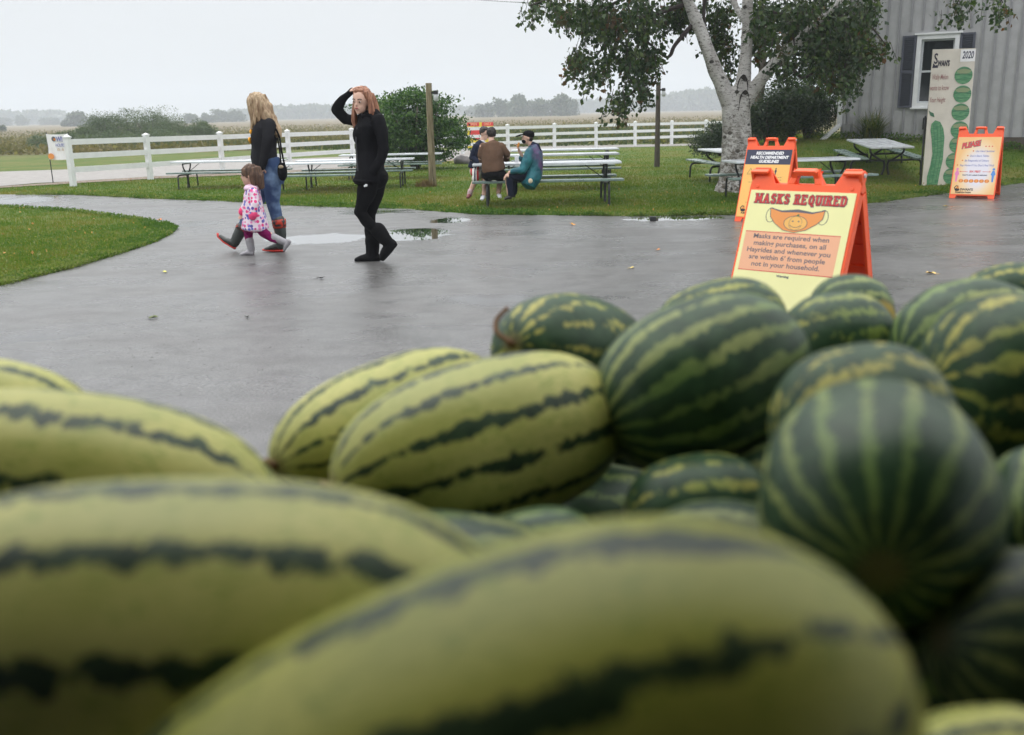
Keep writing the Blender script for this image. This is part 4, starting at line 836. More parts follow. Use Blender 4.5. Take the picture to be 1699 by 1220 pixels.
def slab(txt, x0, x1, y0, h, z, w_, mat, parent, ser):
    tot = sum(.7 if c == ' ' else GL[c][1] + SP_ for c in txt) - SP_; k = (x1 - x0) / tot; x = x0; ps = []
    for c in txt:
        if c == ' ': x += .7 * k; continue
        st_, w__, sf = GL[c]
        for pl_ in st_: ps += stroke([(x + a * k, y0 + b * h) for a, b in pl_], w_)
        for a, b in sf: xx = x + a * k; yy = y0 + b * h + (-.0 if b else 0); ps.append(rect(xx - ser, yy - w_ * .42, xx + ser, yy + w_ * .42))
        x += (w__ + SP_) * k
    shape('lettering', ps, z, mat, parent, .0003)
slab('MASKS REQUIRED', .058, SW - .062, .883, .058, Z1, .0165, M_gry, f1, .0125); slab('MASKS REQUIRED', .057, SW - .063, .884, .058, Z1 + .0008, .0100, M_red, f1, .0095)
# slab serifs that give the headline its western look
lines(f1, [('Masks are required when', .655), ('making purchases, on all', .608), ('Hayrides and whenever you', .561), ("are within 6' from people", .514), ('not in your household.', .467)], M_gry, .044, CX - .01, .97, .0008)
lines(f1, [('Warning', .397)], M_gry, .020, CX - .01, 1, .001)
cyk = .790
maskp = [(CX - .175, cyk + .075), (CX - .10, cyk + .045), (CX, cyk + .050), (CX + .09, cyk + .042), (CX + .165, cyk + .07), (CX + .16, cyk), (CX + .13, cyk - .045), (CX + .07, cyk - .10), (CX, cyk - .125), (CX - .07, cyk - .11), (CX - .13, cyk - .055), (CX - .165, cyk)]
[shape('ear_loop', stroke(circ(c_, cyk + .015, .030, .062) + [(c_ + .030, cyk + .015)], .004), .0057, M_gry, f1, .0004) for c_ in (CX - .165, CX + .16)]
shape('mask_shadow', [[(CX - .177, cyk + .079), (CX - .10, cyk + .058), (CX, cyk + .074), (CX + .09, cyk + .055), (CX + .168, cyk + .076), (CX + .165, cyk + .06), (CX + .09, cyk + .03), (CX, cyk + .04), (CX - .10, cyk + .03)]], .0060, M_gry, f1, .0004)
shape('mask', [maskp], .0063, M_orange2, f1, .0004)
shape('mask_outline', stroke(maskp + maskp[:1], .004), .0067, M_gry, f1, .0003)
shape('pumpkin_print', [circ(CX, cyk - .045, .072, .062)], .0069, M_amber, f1, .0003)
shape('pumpkin_lines', stroke(circ(CX, cyk - .045, .072, .062) + [(CX + .072, cyk - .045)], .0035) + stroke(circ(CX, cyk - .045, .04, .06), .002) + [circ(CX - .018, cyk - .03, .006, n=10), circ(CX + .018, cyk - .03, .006, n=10)] + stroke(circ(CX, cyk - .055, .034, .026, 12, math.pi * 1.1, math.pi * 1.9), .004), .0073, M_gry, f1, .0003)
shape('pumpkin_stem', [[(CX - .008, cyk + .013), (CX + .010, cyk + .013), (CX + .016, cyk + .03), (CX + .006, cyk + .032)]], .0073, M_grn, f1, .0003)
for o in list(f1.children):
    if o.name.split('.')[0] in ('mask', 'mask_shadow', 'mask_outline', 'pumpkin_print', 'pumpkin_lines', 'pumpkin_stem', 'ear_loop'):
        for v in o.data.vertices: v.co.x = CX + (v.co.x - CX) * .92; v.co.y = cyk + (v.co.y - cyk) * .78
for o in list(f1.children):   # the print sits high on the long poster
    for v in o.data.vertices: v.co.y = SH * .885 - (.972 - v.co.y) * .84
# ---- sign 2: health guidelines
yaw2 = math.radians(-33)
_p, _s = a_place(1281, 228, G(1212, 368).y + .25, yaw2); s2, f2 = a_frame(_p, yaw2, 'orange sandwich board with dark RECOMMENDED HEALTH DEPARTMENT GUIDELINES header', M_amber, s=_s)
shape('header', [rect(.015, .772, SW - .015, SH * .852)], .0057, M_navy, f2, .0004)
lines(f2, [('RECOMMENDED', .922), ('HEALTH DEPARTMENT', .866), ('GUIDELINES', .812)], M_white, .054, CX + .01, .90, .0024, shear=.15)
random.seed(3)
def squiggle(x0, x1, y, h, mat, parent, name='small_print'):
    ps = []; x = x0
    while x < x1: w_ = random.uniform(.006, .03); ps.append(rect(x, y - h * .35, min(x + w_, x1), y + h * .35)); x += w_ + .008
    shape(name, ps, Z1, mat, parent, .0003)
M_smudge = flat('print_smudge', (.42, .25, .08))
for k in range(11): squiggle(.20 - .11 * random.random(), SW - .10, .60 - k * .034, .012, M_smudge, f2)
def person_print(cx, cy, h, mat, parent): shape('figure_print', [circ(cx, cy + h * .42, h * .085, n=14), [(cx - h * .06, cy + h * .32), (cx + h * .06, cy + h * .32), (cx + h * .15, cy + h * .05), (cx + h * .08, cy - h * .05), (cx + h * .05, cy - h * .5), (cx - h * .05, cy - h * .5), (cx - h * .08, cy - h * .05), (cx - h * .15, cy + h * .05)]], Z1, mat, parent, .0004)
person_print(.22, .675, .10, M_navy, f2); person_print(.44, .675, .10, M_navy, f2)
shape('triangle_print', stroke([(.065, .64), (.145, .64), (.105, .72), (.065, .64)], .007), Z1, M_smudge, f2)
shape('arrow_print', stroke([(.26, .675), (.40, .675)], .004), Z1, M_red, f2)
def farm_logo(parent, x, y, s_):
    shape('swan_logo', [circ(x + .035 * s_, y + .0, .032 * s_, .022 * s_), *stroke([(x + .01 * s_, y), (x + .0, y + .03 * s_), (x + .02 * s_, y + .055 * s_), (x + .045 * s_, y + .05 * s_)], .011 * s_)], Z1, M_black, parent, .0004)
    shape('pumpkin_dot', [circ(x + .04 * s_, y + .03 * s_, .016 * s_, n=14)], Z1 + .0005, M_dor, parent, .0003)
    text_obj("SWAN'S", .046 * s_, (x + .155 * s_, y + .002), Z1, M_black, parent, bold=.002); text_obj('PUMPKIN FARM', .030 * s_, (x + .115 * s_, y - .040 * s_), Z1, M_black, parent, bold=.0016, sx=.95)
farm_logo(f2, .055, .155, 1.0)
# ---- sign 3: please
yaw3 = math.radians(-32)
b = NB('print_please'); o_ = b.obj(); s_ = b.sep(o_)
dx_ = b.math('DIVIDE', b.math('SUBTRACT', s_[0], CX + .03), .30); dy_ = b.math('DIVIDE', b.math('SUBTRACT', s_[1], .46), .52); rr = b.math('SQRT', b.math('ADD', b.math('MULTIPLY', dx_, dx_), b.math('MULTIPLY', dy_, dy_)))
M_please = b.out(b.ramp(rr, [(.45, (.70, .68, .74)), (.75, (.80, .60, .36)), (1, (.80, .48, .20))]), .35, .4)
_p, _s = a_place(1629, 210, G(1600, 329).y + .28, yaw3); print('SIGNS', _p, _s, G(1600, 329)); s3, f3 = a_frame(_p, yaw3, 'orange sandwich board with pale PLEASE poster at the lawn edge by the height board', M_please, s=_s)
shadow_text('PLEASE', .115, (.20, .845), f3, .72, (M_gry, M_red), shear=.35, rot=.2)
text_obj('. . .', .09, (.46, .845), Z1, M_red, f3, bold=.004)
for k, (t, x_) in enumerate([('Use Hand Sanitizer', .235), ("Don't Share Tables", .165), ('Be Respectful of Others', .10), ("Stay Home if You Don't Feel Well", .04)]):
    y_ = .745 - k * .075; text_obj(t, .043, (x_ + .045, y_), Z1, M_violet, f3, 'LEFT', .0006, .2, .80); shape('bullet', [circ(x_ + .015, y_ + .004, .011, n=10)], Z1, M_dor, f3)
text_obj('SIX FEET', .042, (CX, .422), Z1, M_red, f3, bold=.0015); shape('arrow_print', stroke([(.11, .422), (.21, .422)], .006) + stroke([(.42, .422), (.52, .422)], .006) + [[(.095, .422), (.115, .412), (.115, .432)], [(.535, .422), (.515, .412), (.515, .432)]], Z1, M_red, f3)
text_obj("THAT'S SIX LARGE PUMPKINS!", .026, (CX, .365), Z1, M_navy, f3, bold=.001)
person_print(.065, .37, .22, M_pinkp, f3); person_print(.57, .37, .22, M_blue, f3)
for k in range(6): shape('pumpkin_print', [circ(.135 + k * .072, .275, .034, .028, 16)], Z1, M_dor, f3, .0004); shape('pumpkin_print', [circ(.135 + k * .072, .275, .014, .027, 12)], Z1 + .0005, M_orange2, f3, .0003)
farm_logo(f3, .06, .135, 1.1)

# ================================================================= tall height board
bb0 = G(1566, 307); bt = W(1590, 80, bb0.y); Hb = bt.z - bb0.z; Wb = 66 * bb0.y / FPX
hb_e = empty('height_board', bb0 + Vector((-.02, 0, -.01)), math.radians(-6), rx=math.radians(-1.2)); tag(hb_e, 'tall cream plywood height chart with green melons and a cucumber painted on it', 'sign')
M_ply = plain('painted_ply', (.62, .58, .50), .55, .07, 3, .1, 30)
mb = MB(); mb.box((0, .012, Hb / 2), (Wb, .02, Hb)); pnl = mb.build('board', M_ply, hb_e, .002)
mb = MB(); mb.box((-Wb / 2 + .03, .045, Hb * .30), (.045, .045, Hb * .60)); mb.box((Wb / 2 - .08, .045, Hb * .45), (.04, .045, Hb * .9)); mb.box((-Wb / 2 - .02, .07, Hb * .26), (.03, .03, Hb * .52)); mb.box((0, .075, Hb * .4), (Wb * .8, .02, .06)); mb.build('brace', M_dark, hb_e)
fz = empty('painted_face', (-Wb / 2, -.003, 0), 0, math.pi / 2); fz.parent = hb_e
sy = Hb / 230.0; sxx = Wb / 62.0     # photo pixels on the board
def BX(px, py): # position on board from photo pixel
    t = (310 - py) / 230.0; xl = 1533 + 27 * t; return ((px - xl) * sxx, (310 - py) * sy)
M_pg = NB('painted_melon'); _o = M_pg.obj(); _n = M_pg.noise(M_pg.mapp(_o, (2, 9, 1)), 4, 4, .6); M_pg = M_pg.out(M_pg.mix(M_pg.ss(_n, .3, .7), (.05, .20, .10), (.16, .34, .17)), .5, .3)
M_pg2 = flat('painted_dark_green', (.05, .15, .08)); M_pg3 = flat('painted_pale_green', (.24, .30, .16)); M_ink = flat('brush_ink', (.02, .018, .035)); M_script = flat('faded_red_ink', (.34, .17, .16))
for k, (px, py) in enumerate([(1602, 124), (1599, 155), (1595, 185), (1594, 215), (1590, 240), (1583, 268), (1578, 294)]):
    x, y = BX(px, py); r = 13 * sxx; x = min(x, Wb - r - .01); shape('painted_melon', [circ(x, y, r, 14.5 * sy)], .001, M_pg, fz, .0006)
    shape('melon_stripe', [circ(x, y + r * .45, r * .8, r * .28)], .0018, M_pg3, fz, .0004); shape('melon_stripe', stroke([(x - r * .95, y + r * .05), (x - r * .3, y + r * .16), (x + r * .4, y + r * .14), (x + r * .95, y + r * .04)], .018) + stroke([(x - r * .75, y + r * .62), (x, y + r * .8), (x + r * .75, y + r * .62)], .012) + stroke([(x - r * .8, y - r * .4), (x, y - r * .5), (x + r * .8, y - r * .4)], .010), .0024, M_pg2, fz, .0003)
cu_ = [BX(*q) for q in [(1540, 309), (1541, 295), (1547, 275), (1551, 255), (1551, 230), (1550, 215), (1552, 204), (1558, 198), (1565, 201), (1569, 212), (1570, 228), (1568, 245), (1566, 265), (1561, 285), (1556, 309)]]
shape('painted_cucumber', [cu_], .001, M_pg, fz, .0006)
for off in (-5, 0, 5): shape('cucumber_stripe', stroke([BX(548 + 1000 + off, 306), BX(1553 + off, 280), BX(1559 + off, 250), BX(1560 + off, 222), BX(1560 + off, 206)], .010), .0018, M_pg2, fz, .0003)
shape('painted_leaf', [[BX(1549, 181), BX(1552, 184), BX(1556, 186), BX(1557, 193), BX(1551, 190)]], .001, M_pg2, fz, .0006)
x, y = BX(1604, 91); shape('year_card', [rect(Wb - .30, y - .125, Wb - .008, y + .115)], .001, M_white, fz, .0008)
text_obj('2020', .20, (Wb - .152, y), .0022, M_navy, fz, bold=.005, sx=.56, shear=.15, name='lettering')
x, y = BX(1574, 102); text_obj('S', .29, (.075, y + .07), .0022, M_ink, fz, bold=.004, sx=.62); text_obj("WAN'S", .15, (.235, y - .02), .0022, M_ink, fz, bold=.007, sx=.50, shear=.1); shape('swan_mark', [[(.015, y - .10), (.13, y - .10), (.12, y - .045), (.07, y - .055), (.03, y - .01)]], .002, M_ink, fz)
for t, py, xx in (('Wally Melon', 126, .21), ('wants to know', 144, .21), ('Your Height', 164, .19)):
    text_obj(t, .15, (xx - .02, (310 - py) * sy), .002, M_script, fz, bold=.0005, sx=.42, shear=.12)
# ================================================================= banner at the fence end, sign behind the fence
q0 = GX(105, 29.0); s_ = 29.0 / FPX; bn = empty('roadside_banner', q0, math.radians(-12)); tag(bn, 'small white banner with blue lettering and pumpkins hanging at the fence end', 'banner')
wB, hB = 40 * s_, 40 * s_; zB = W(105, 222, 29).z - q0.z - hB
mb = MB(); V = []; F = []
for i in range(9):
    for j in range(7): V.append((-wB / 2 + wB * i / 8, .02 * math.sin(i * 1.3 + j * .5), zB + hB * j / 6 - .02 * math.sin(i / 8 * math.pi)))
for i in range(8):
    for j in range(6): a_ = i * 7 + j; F.append((a_, a_ + 7, a_ + 8, a_ + 1))
mb.add(V, F); bo = mb.build('cloth', M_white, bn); sdm = bo.modifiers.new('s', 'SOLIDIFY'); sdm.thickness = .004
mb = MB(); mb.tube([(-wB / 2, .03, -.05), (-wB / 2, .03, zB + hB + .05)], .015, 6); mb.tube([(wB / 2, .03, -.05), (wB / 2, .03, zB + hB + .05)], .015, 6); mb.build('stake', M_dark, bn)
fb = empty('printed_face', (-wB / 2, -.035, zB), 0, math.pi / 2); fb.parent = bn
text_obj('W!', .2, (wB * .62, hB * .78), 0, M_violet, fb, bold=.006, sx=.8); shape('swirl_print', [circ(wB * .36, hB * .80, .07)], 0, M_gry, fb); shape('swirl_print', [circ(wB * .40, hB * .78, .035)], .001, M_dor, fb)
text_obj('HOURS', .13, (wB * .62, hB * .55), 0, M_violet, fb, bold=.002, sx=.7); text_obj('10 - 6', .12, (wB * .60, hB * .38), 0, M_smudge, fb, bold=.001, sx=.8)
shape('pumpkin_print', [circ(wB * .14, hB * .12, .10, .085), circ(wB * .9, hB * .10, .06, .05)], 0, M_orange2, fb)
q0 = GX(798, 50.5); q0.z = float(H(q0.x, q0.y)); s_ = 50.5 / FPX; ys = empty('roadside_sign', q0, .0); tag(ys, 'yellow roadside sign with red blocks and a red disc behind the fence', 'sign')
ztop = W(800, 203, 50.5).z - q0.z; wS = 42 * s_
mb = MB(); mb.box((0, 0, ztop / 2 + .1), (wS, .03, ztop - .2)); mb.build('board', flat('sign_yellow', (.75, .58, .05)), ys)
mb = MB(); mb.tube([(-wS * .4, .04, -.1), (-wS * .4, .04, ztop)], .03, 6); mb.tube([(wS * .4, .04, -.1), (wS * .4, .04, ztop)], .03, 6); mb.build('post', M_dark, ys)
fy = empty('printed_face', (-wS / 2, -.02, 0), 0, math.pi / 2); fy.parent = ys
shape('red_block', [rect(0, ztop - .19, wS * .46, ztop), rect(wS * .56, ztop - .19, wS, ztop)], .001, M_red, fy); 
shape('red_disc', [circ(wS * .33, ztop - .55, .34)], .001, M_black, fy); shape('red_disc', [circ(wS * .34, ztop - .55, .29)], .003, M_red, fy)
text_obj('OPEN', .17, (wS * .23, ztop - .09), .0025, M_pink, fy, bold=.004, sx=.9); text_obj('DAILY', .17, (wS * .78, ztop - .09), .0025, M_pink, fy, bold=.004, sx=.8)
random.seed(11)
# ================================================================= fallen leaves and litter on the yard
lf_mb = {}
def leaf_mesh(k):
    r = random.Random(k); mb = MB(); n = 12; V = [(0, 0, .004)]; 
    for i in range(n): a_ = 2 * math.pi * i / n; rr_ = .035 * (1 + .35 * math.cos(a_ * 3 + r.random())) ; V.append((rr_ * math.cos(a_) * 1.2, rr_ * math.sin(a_) * .8, .006 + .016 * abs(math.sin(a_ * 1.5 + k))))
    mb.add(V, [(0, i + 1, (i + 1) % n + 1) for i in range(n)]); mb.tube([(.03, 0, .006), (.055, .012, .004), (.08, .02, .008)], .0015, 4); return mb
for px, py, col, sc_, lb in [(1543, 455, (.75, .50, .16), 1.0, 'curled pale yellow leaf on the asphalt right of the large sign'), (1048, 446, (.55, .42, .12), .75, 'small yellow leaf lying on the wet asphalt left of the large sign'), (1092, 416, (.45, .18, .05), .8, 'brown orange leaf on the asphalt below the birch'), (950, 374, (.70, .33, .06), 1.1, 'orange leaf on the asphalt near the lawn edge'), (266, 366, (.70, .22, .06), 1.1, 'orange red leaf just off the tip of the left grass island'), (272, 453, (.55, .52, .10), .9, 'yellow green leaf on the asphalt below the island tip'), (252, 529, (.10, .13, .03), .9, 'dark green leaf scrap alone on the asphalt at the left'), (1440, 381, (.42, .17, .06), .9, 'brown leaf on the asphalt right of the large sign'), (1568, 343, (.6, .42, .1), .9, 'yellow leaf by the foot of the PLEASE sign'), (410, 527, (.04, .04, .035), .6, 'dark twig scrap on the asphalt in front of the melons'), (533, 463, (.02, .02, .02), .9, 'small black lump on the asphalt left of the woman in black')]:
    c = G(px, py, .002); o = leaf_mesh(px).build('fallen_leaf', plain('leaf_%d' % px, col, .5, .25, 30), None, smooth=True); o.location = c; o.rotation_euler = (random.uniform(-.2, .2), random.uniform(-.2, .2), random.uniform(0, 6)); o.scale = (sc_,) * 3; tag(o, lb, 'leaf')
mb = MB(); mb.box((0, 0, .03), (.09, .07, .06)); o = mb.build('dark_stone', M_dark, None, .01); o.location = G(1083, 366); tag(o, 'small black block standing in the puddle at the lawn edge', 'stone')
L_ = []
for _ in range(900):
    if random.random() < .55: px, py = random.gauss(300, 70), random.gauss(438, 6)
    elif random.random() < .5: px, py = random.gauss(300, 130), random.gauss(575, 45)
    else: px, py = random.uniform(0, 1650), random.uniform(345, 640)
    if py < 362: continue
    q = G(px, py, .003); L_.append(q)
A_ = np.array([tuple(q) for q in L_]); me = leaves('leaf_litter', A_, .016, .25); co = np.empty(len(me.vertices) * 3, np.float32); me.vertices.foreach_get('co', co); co = co.reshape(-1, 3); base = np.repeat(A_, 4, 0); co = base + (co - base) * [1.6, 1.6, .12]; me.vertices.foreach_set('co', co.ravel().astype(np.float32))
tag(link('leaf_litter', me, plain('litter', (.035, .03, .022), .7, .4, 8)), 'scattered twigs and grass clippings on the wet asphalt', 'litter', kind='stuff')
# ================================================================= watermelons on the farm wagon
random.seed(21)
def melon_mat(name, kind, axes, seed, dark=1.0, nst=None, spot=None):
    brk = .25 if seed in (2, 3) else 1.0
    b = NB(name); o = b.mapp(b.obj(), (1 / axes[0], 1 / axes[1], 1 / axes[2])); s = b.sep(o); off = (seed * 3.7, seed * 1.3, seed * 2.1); q = b.mapp(b.obj(), (9, 9, 9), off)
    nl = b.noise(q, .55, 2, .5); nm = b.noise(q, 3.6, 5, .68); nf = b.noise(q, 9, 3, .6); phi = b.math('ARCTAN2', s[2], s[1])
    if kind == 'pale':
        N = (nst or 10) + 2
        ph = b.math('ADD', b.math('MULTIPLY', phi, N), b.math('ADD', b.math('MULTIPLY', b.math('SUBTRACT', nl, .5), 2.2), seed * 1.7))
        ph = b.math('ADD', ph, b.math('MULTIPLY', b.math('SUBTRACT', nm, .5), 3.2)); cs = b.math('COSINE', ph)
        blot = b.noise(b.mapp(q, (1, 1, 1), (5, 1, 2)), 1.3, 3, .6); th = b.math('ADD', cs, b.math('MULTIPLY', b.math('SUBTRACT', blot, .5), 1.3 * brk))
        fine = b.noise(b.mapp(o, (13, 3.5, 3.5), off), 1.0, 4, .6); th = b.math('ADD', th, b.math('MULTIPLY', b.math('SUBTRACT', fine, .5), 2.2)); msk = b.ss(th, .54, .84); vein = b.ss(b.vor(b.mapp(o, (3.2, 7, 7), off), 2.2, 'DISTANCE_TO_EDGE'), .10, .0, 0, .8)
        base = b.mix(b.ss(nl, .3, .7), (.36, .35, .10), (.55, .50, .185)); base = b.mix(b.math('MULTIPLY', vein, b.ss(nm, .4, .6)), base, (.20, .26, .045)); base = b.mix(b.ss(nf, .45, .8, 0, .35), base, (.26, .28, .05))
        dk = b.mix(b.ss(nm, .3, .7), (.010, .026, .014), (.035, .065, .03)); c = b.mix(msk, base, dk)
    else:
        N = (nst or 11) + 3
        ph = b.math('ADD', b.math('MULTIPLY', phi, N), b.math('ADD', b.math('MULTIPLY', b.math('SUBTRACT', nl, .5), 3.0), seed * 1.7)); ph = b.math('ADD', ph, b.math('MULTIPLY', b.math('SUBTRACT', nm, .5), 4.6)); cs = b.math('COSINE', ph)
        blot = b.noise(b.mapp(q, (1, 1, 1), (5, 1, 2)), 2.4, 4, .65)
        if kind == 'mottled': th = b.math('ADD', b.math('MULTIPLY', cs, .5), b.math('MULTIPLY', b.math('SUBTRACT', blot, .5), 4.2)); lo, hi = .15, .6
        else: th = b.math('ADD', cs, b.math('MULTIPLY', b.math('SUBTRACT', blot, .5), 2.2)); lo, hi = .25, .75
        fine = b.noise(b.mapp(o, (8, 4, 4), off), 1.3, 5, .68); th = b.math('ADD', th, b.math('MULTIPLY', b.math('SUBTRACT', fine, .5), 2.8)); msk = b.math('MULTIPLY', b.ss(th, lo, hi), b.ss(nm, .30, .58, .55, 1)); lt = b.mix(b.ss(nl, .35, .65), (.13, .21, .055), (.28, .32, .105)) if kind != 'mottled' else b.mix(b.ss(nl, .35, .65), (.19, .26, .05), (.40, .37, .085))
        dk = b.mix(b.ss(nm, .3, .7), (.014, .040, .017), (.036, .080, .034)); c = b.mix(b.math('MULTIPLY', msk, .92), dk, lt)
    end = b.ss(b.math('ABSOLUTE', s[0]), .975, .999); c = b.mix(b.math('MULTIPLY', end, .6), c, (.16, .12, .05))
    if spot:
        d = b.vmath('DISTANCE', o, spot[:3]); d = b.math('ADD', d, b.math('MULTIPLY', b.math('SUBTRACT', nm, .5), .25)); c = b.mix(b.ss(d, spot[3] * 1.5, spot[3]), c, (.42, .30, .05)); c = b.mix(b.ss(d, spot[3] * .85, spot[3] * .6), c, (.02, .018, .012))
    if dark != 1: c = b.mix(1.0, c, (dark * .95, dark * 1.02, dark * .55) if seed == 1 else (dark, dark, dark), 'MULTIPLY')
    elif kind == 'pale': c = b.mix(1.0, c, (.95, 1.0, .86), 'MULTIPLY')
    r = b.ss(nl, .3, .7, .38, .52); b.bump(b.math('ADD', nm, b.math('MULTIPLY', nf, .5)), .08, .004); return b.out(c, r, .32)
def melon_mesh(a, bb, seed, nu=48, nv=32):
    V = []; F = []; r = random.Random(seed); p_ = r.uniform(2.35, 2.8); skew = r.uniform(-.05, .05)
    for j in range(nv + 1):
        x = -math.cos(math.pi * j / nv); rad = max(0, 1 - abs(x) ** p_) ** .5 * (1 + skew * x)
        for i in range(nu):
            ph = 2 * math.pi * i / nu; n_ = 1 + .025 * mnoise.noise(Vector((x * 1.5 + seed, math.cos(ph), math.sin(ph)))) + .006 * math.cos(ph * 10); V.append((x * a, rad * bb * n_ * math.cos(ph), rad * bb * n_ * math.sin(ph)))
    for j in range(nv):
        for i in range(nu): F.append((j * nu + i, j * nu + (i + 1) % nu, (j + 1) * nu + (i + 1) % nu, (j + 1) * nu + i))
    me = mesh('watermelon', V, F); bm = bmesh.new(); bm.from_mesh(me); bmesh.ops.remove_doubles(bm, verts=bm.verts, dist=1e-5); bmesh.ops.recalc_face_normals(bm, faces=bm.faces); bm.to_mesh(me); bm.free(); return me
def melon(cx, cy, ap, bp_, ang, d, kind, seed, label, tilt=0.0, roll=0.0, dark=1.0, nst=None, spot=None, stem=0, group='watermelons heaped on the wagon'):
    b_ = bp_ * d / FPX; ha = ap * d / FPX; st, ct = math.sin(tilt), math.cos(tilt); a = math.sqrt(max((ha * ha - (b_ * st) ** 2), .2 * ha * ha)) / ct
    c = Dp(cx, cy, d); ca, sa = math.cos(math.radians(ang)), math.sin(math.radians(ang)); X = (XC * ca + YC * sa) * ct + FW * st; X.normalize()
    Z = Vector((0, 0, 1)) - X * X.z; Z = Z.normalized() if Z.length > .1 else X.orthogonal().normalized(); Yv = Z.cross(X); R_ = Matrix((X, Yv, Z)).transposed() @ Matrix.Rotation(roll, 3, 'X')
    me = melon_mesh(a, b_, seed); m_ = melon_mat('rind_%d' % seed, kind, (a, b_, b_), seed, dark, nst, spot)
    if stem:
        e_ = empty('watermelon', c); e_.rotation_euler = R_.to_euler(); tag(e_, label, 'watermelon', group); link('rind', me, m_, e_, True); mb = MB()
        if stem == 2: mb.tube(bez([(-a, 0, 0), (-a * 1.05, b_ * .05, .004), (-a * 1.07, b_ * .25, .006), (-a * 1.03, b_ * .40, .022), (-a * .95, b_ * .42, .045)], 4), [.007] * 4 + [.0045] * 13, 6)
        else: mb.tube([(-a * .985, 0, 0), (-a * 1.02, .003, .004), (-a * 1.06, .008, .012)], [.007, .006, .005], 6)
        mb.build('stem', plain('melon_stem', (.16, .085, .04), .8, .3, 30), e_, smooth=True); return e_
    o = link('watermelon', me, m_, None, True); o.location = c; o.rotation_euler = R_.to_euler(); tag(o, label, 'watermelon', group); return o
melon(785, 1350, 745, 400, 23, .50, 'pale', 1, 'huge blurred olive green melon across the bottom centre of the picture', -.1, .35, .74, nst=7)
melon(285, 1095, 590, 300, 0, .64, 'pale', 2, 'long pale yellow melon with dark wavy stripes lying at the lower left', 0, .1, nst=9)
melon(105, 815, 360, 168, -6, 1.08, 'pale', 3, 'pale cream melon behind the long one at the left edge', 0, -.25, nst=7)
melon(15, 705, 150, 105, -12, 1.38, 'pale', 4, 'yellow melon top peeking out farthest left', 0, .2)
melon(655, 698, 182, 103, 21, 1.52, 'pale', 5, 'yellow striped melon resting behind another in the left centre', .8, .1, nst=10, stem=1)
melon(803, 738, 243, 140, 15, 1.32, 'pale', 6, 'green yellow melon with fine dark stripes in the middle of the heap', .5, .2, nst=10, stem=1)
melon(512, 832, 84, 82, 0, 1.48, 'dark', 7, 'small green melon peeking out below the striped pair')
melon(952, 590, 134, 101, -8, 1.78, 'mottled', 8, 'dark melon with yellow patches and a curled dry stem at the back of the heap', 1.0, .4, stem=2)
melon(1165, 632, 188, 136, 24, 1.38, 'dark', 9, 'big dark green striped melon below the orange sign', .3, .3, nst=13)
melon(1195, 548, 112, 84, 15, 1.9, 'mottled', 10, 'mottled melon peeking over the big dark green one', 0, .5)
melon(1410, 528, 70, 73, 0, 2.02, 'dark', 11, 'round melon with a black and yellow sunscald scar', 0, 1.0, spot=(.42, -.45, .72, .42))
melon(1388, 574, 97, 90, 5, 1.75, 'mottled', 12, 'spotted round melon in front of the one with the black scar', 0, .1)
melon(1505, 582, 46, 58, 0, 1.95, 'dark', 13, 'pale green melon glimpsed in the gap between two big ones')
melon(1606, 575, 126, 112, 8, 1.62, 'dark', 14, 'pale topped melon at the right, behind the large round one', .2, .7, nst=7)
melon(1680, 635, 142, 148, 0, 1.36, 'mottled', 15, 'large dark mottled melon at the right edge', .1, .9)
melon(1700, 498, 108, 62, 0, 1.95, 'mottled', 16, 'streaky melon farthest back in the upper right corner of the heap', 0, .4)
melon(1428, 712, 148, 143, 10, 1.12, 'mottled', 17, 'melon half hidden behind the big round grey green one', .2, .5)
melon(1455, 826, 200, 190, 228, .86, 'dark', 18, 'big round grey green melon with its blossom end facing forward', -1.09, .2, nst=14)
melon(1158, 850, 124, 96, 6, 1.25, 'mottled', 19, 'dark melon with pale squiggles deep in the shaded gap', 0, .1)
melon(868, 930, 135, 80, 14, 1.12, 'dark', 20, 'dark green melon low in the gap behind the front melon', 0, .5)
melon(1262, 905, 62, 62, 0, 1.08, 'pale', 21, 'pale sliver of a melon between the front melon and the round one')
melon(1735, 850, 108, 105, 60, 1.02, 'dark', 22, 'striped melon cut by the right edge beside the round one', .5, .3)
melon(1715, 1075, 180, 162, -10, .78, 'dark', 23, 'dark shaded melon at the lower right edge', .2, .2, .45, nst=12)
melon(1640, 1300, 165, 122, 4, .62, 'pale', 24, 'yellow melon top at the bottom right corner', 0, .4)
# buried melons that carry the visible ones; rinds painted darker to imitate shade
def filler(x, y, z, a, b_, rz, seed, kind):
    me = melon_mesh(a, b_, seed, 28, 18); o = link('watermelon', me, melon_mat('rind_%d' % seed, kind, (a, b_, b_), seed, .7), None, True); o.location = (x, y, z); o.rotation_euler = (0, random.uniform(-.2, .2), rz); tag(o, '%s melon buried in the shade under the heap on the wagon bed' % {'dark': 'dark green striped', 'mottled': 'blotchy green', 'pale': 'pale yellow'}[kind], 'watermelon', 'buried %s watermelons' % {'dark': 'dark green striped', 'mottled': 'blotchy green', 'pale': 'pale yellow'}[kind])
sd_ = 60; fm = {}
BED = .60
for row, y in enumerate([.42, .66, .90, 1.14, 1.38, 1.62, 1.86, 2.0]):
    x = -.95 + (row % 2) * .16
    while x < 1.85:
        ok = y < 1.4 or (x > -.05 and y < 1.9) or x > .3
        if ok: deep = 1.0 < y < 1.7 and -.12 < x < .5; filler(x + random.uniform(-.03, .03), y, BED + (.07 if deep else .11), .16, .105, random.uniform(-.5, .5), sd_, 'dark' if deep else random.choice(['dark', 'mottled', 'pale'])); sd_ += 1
        x += .33
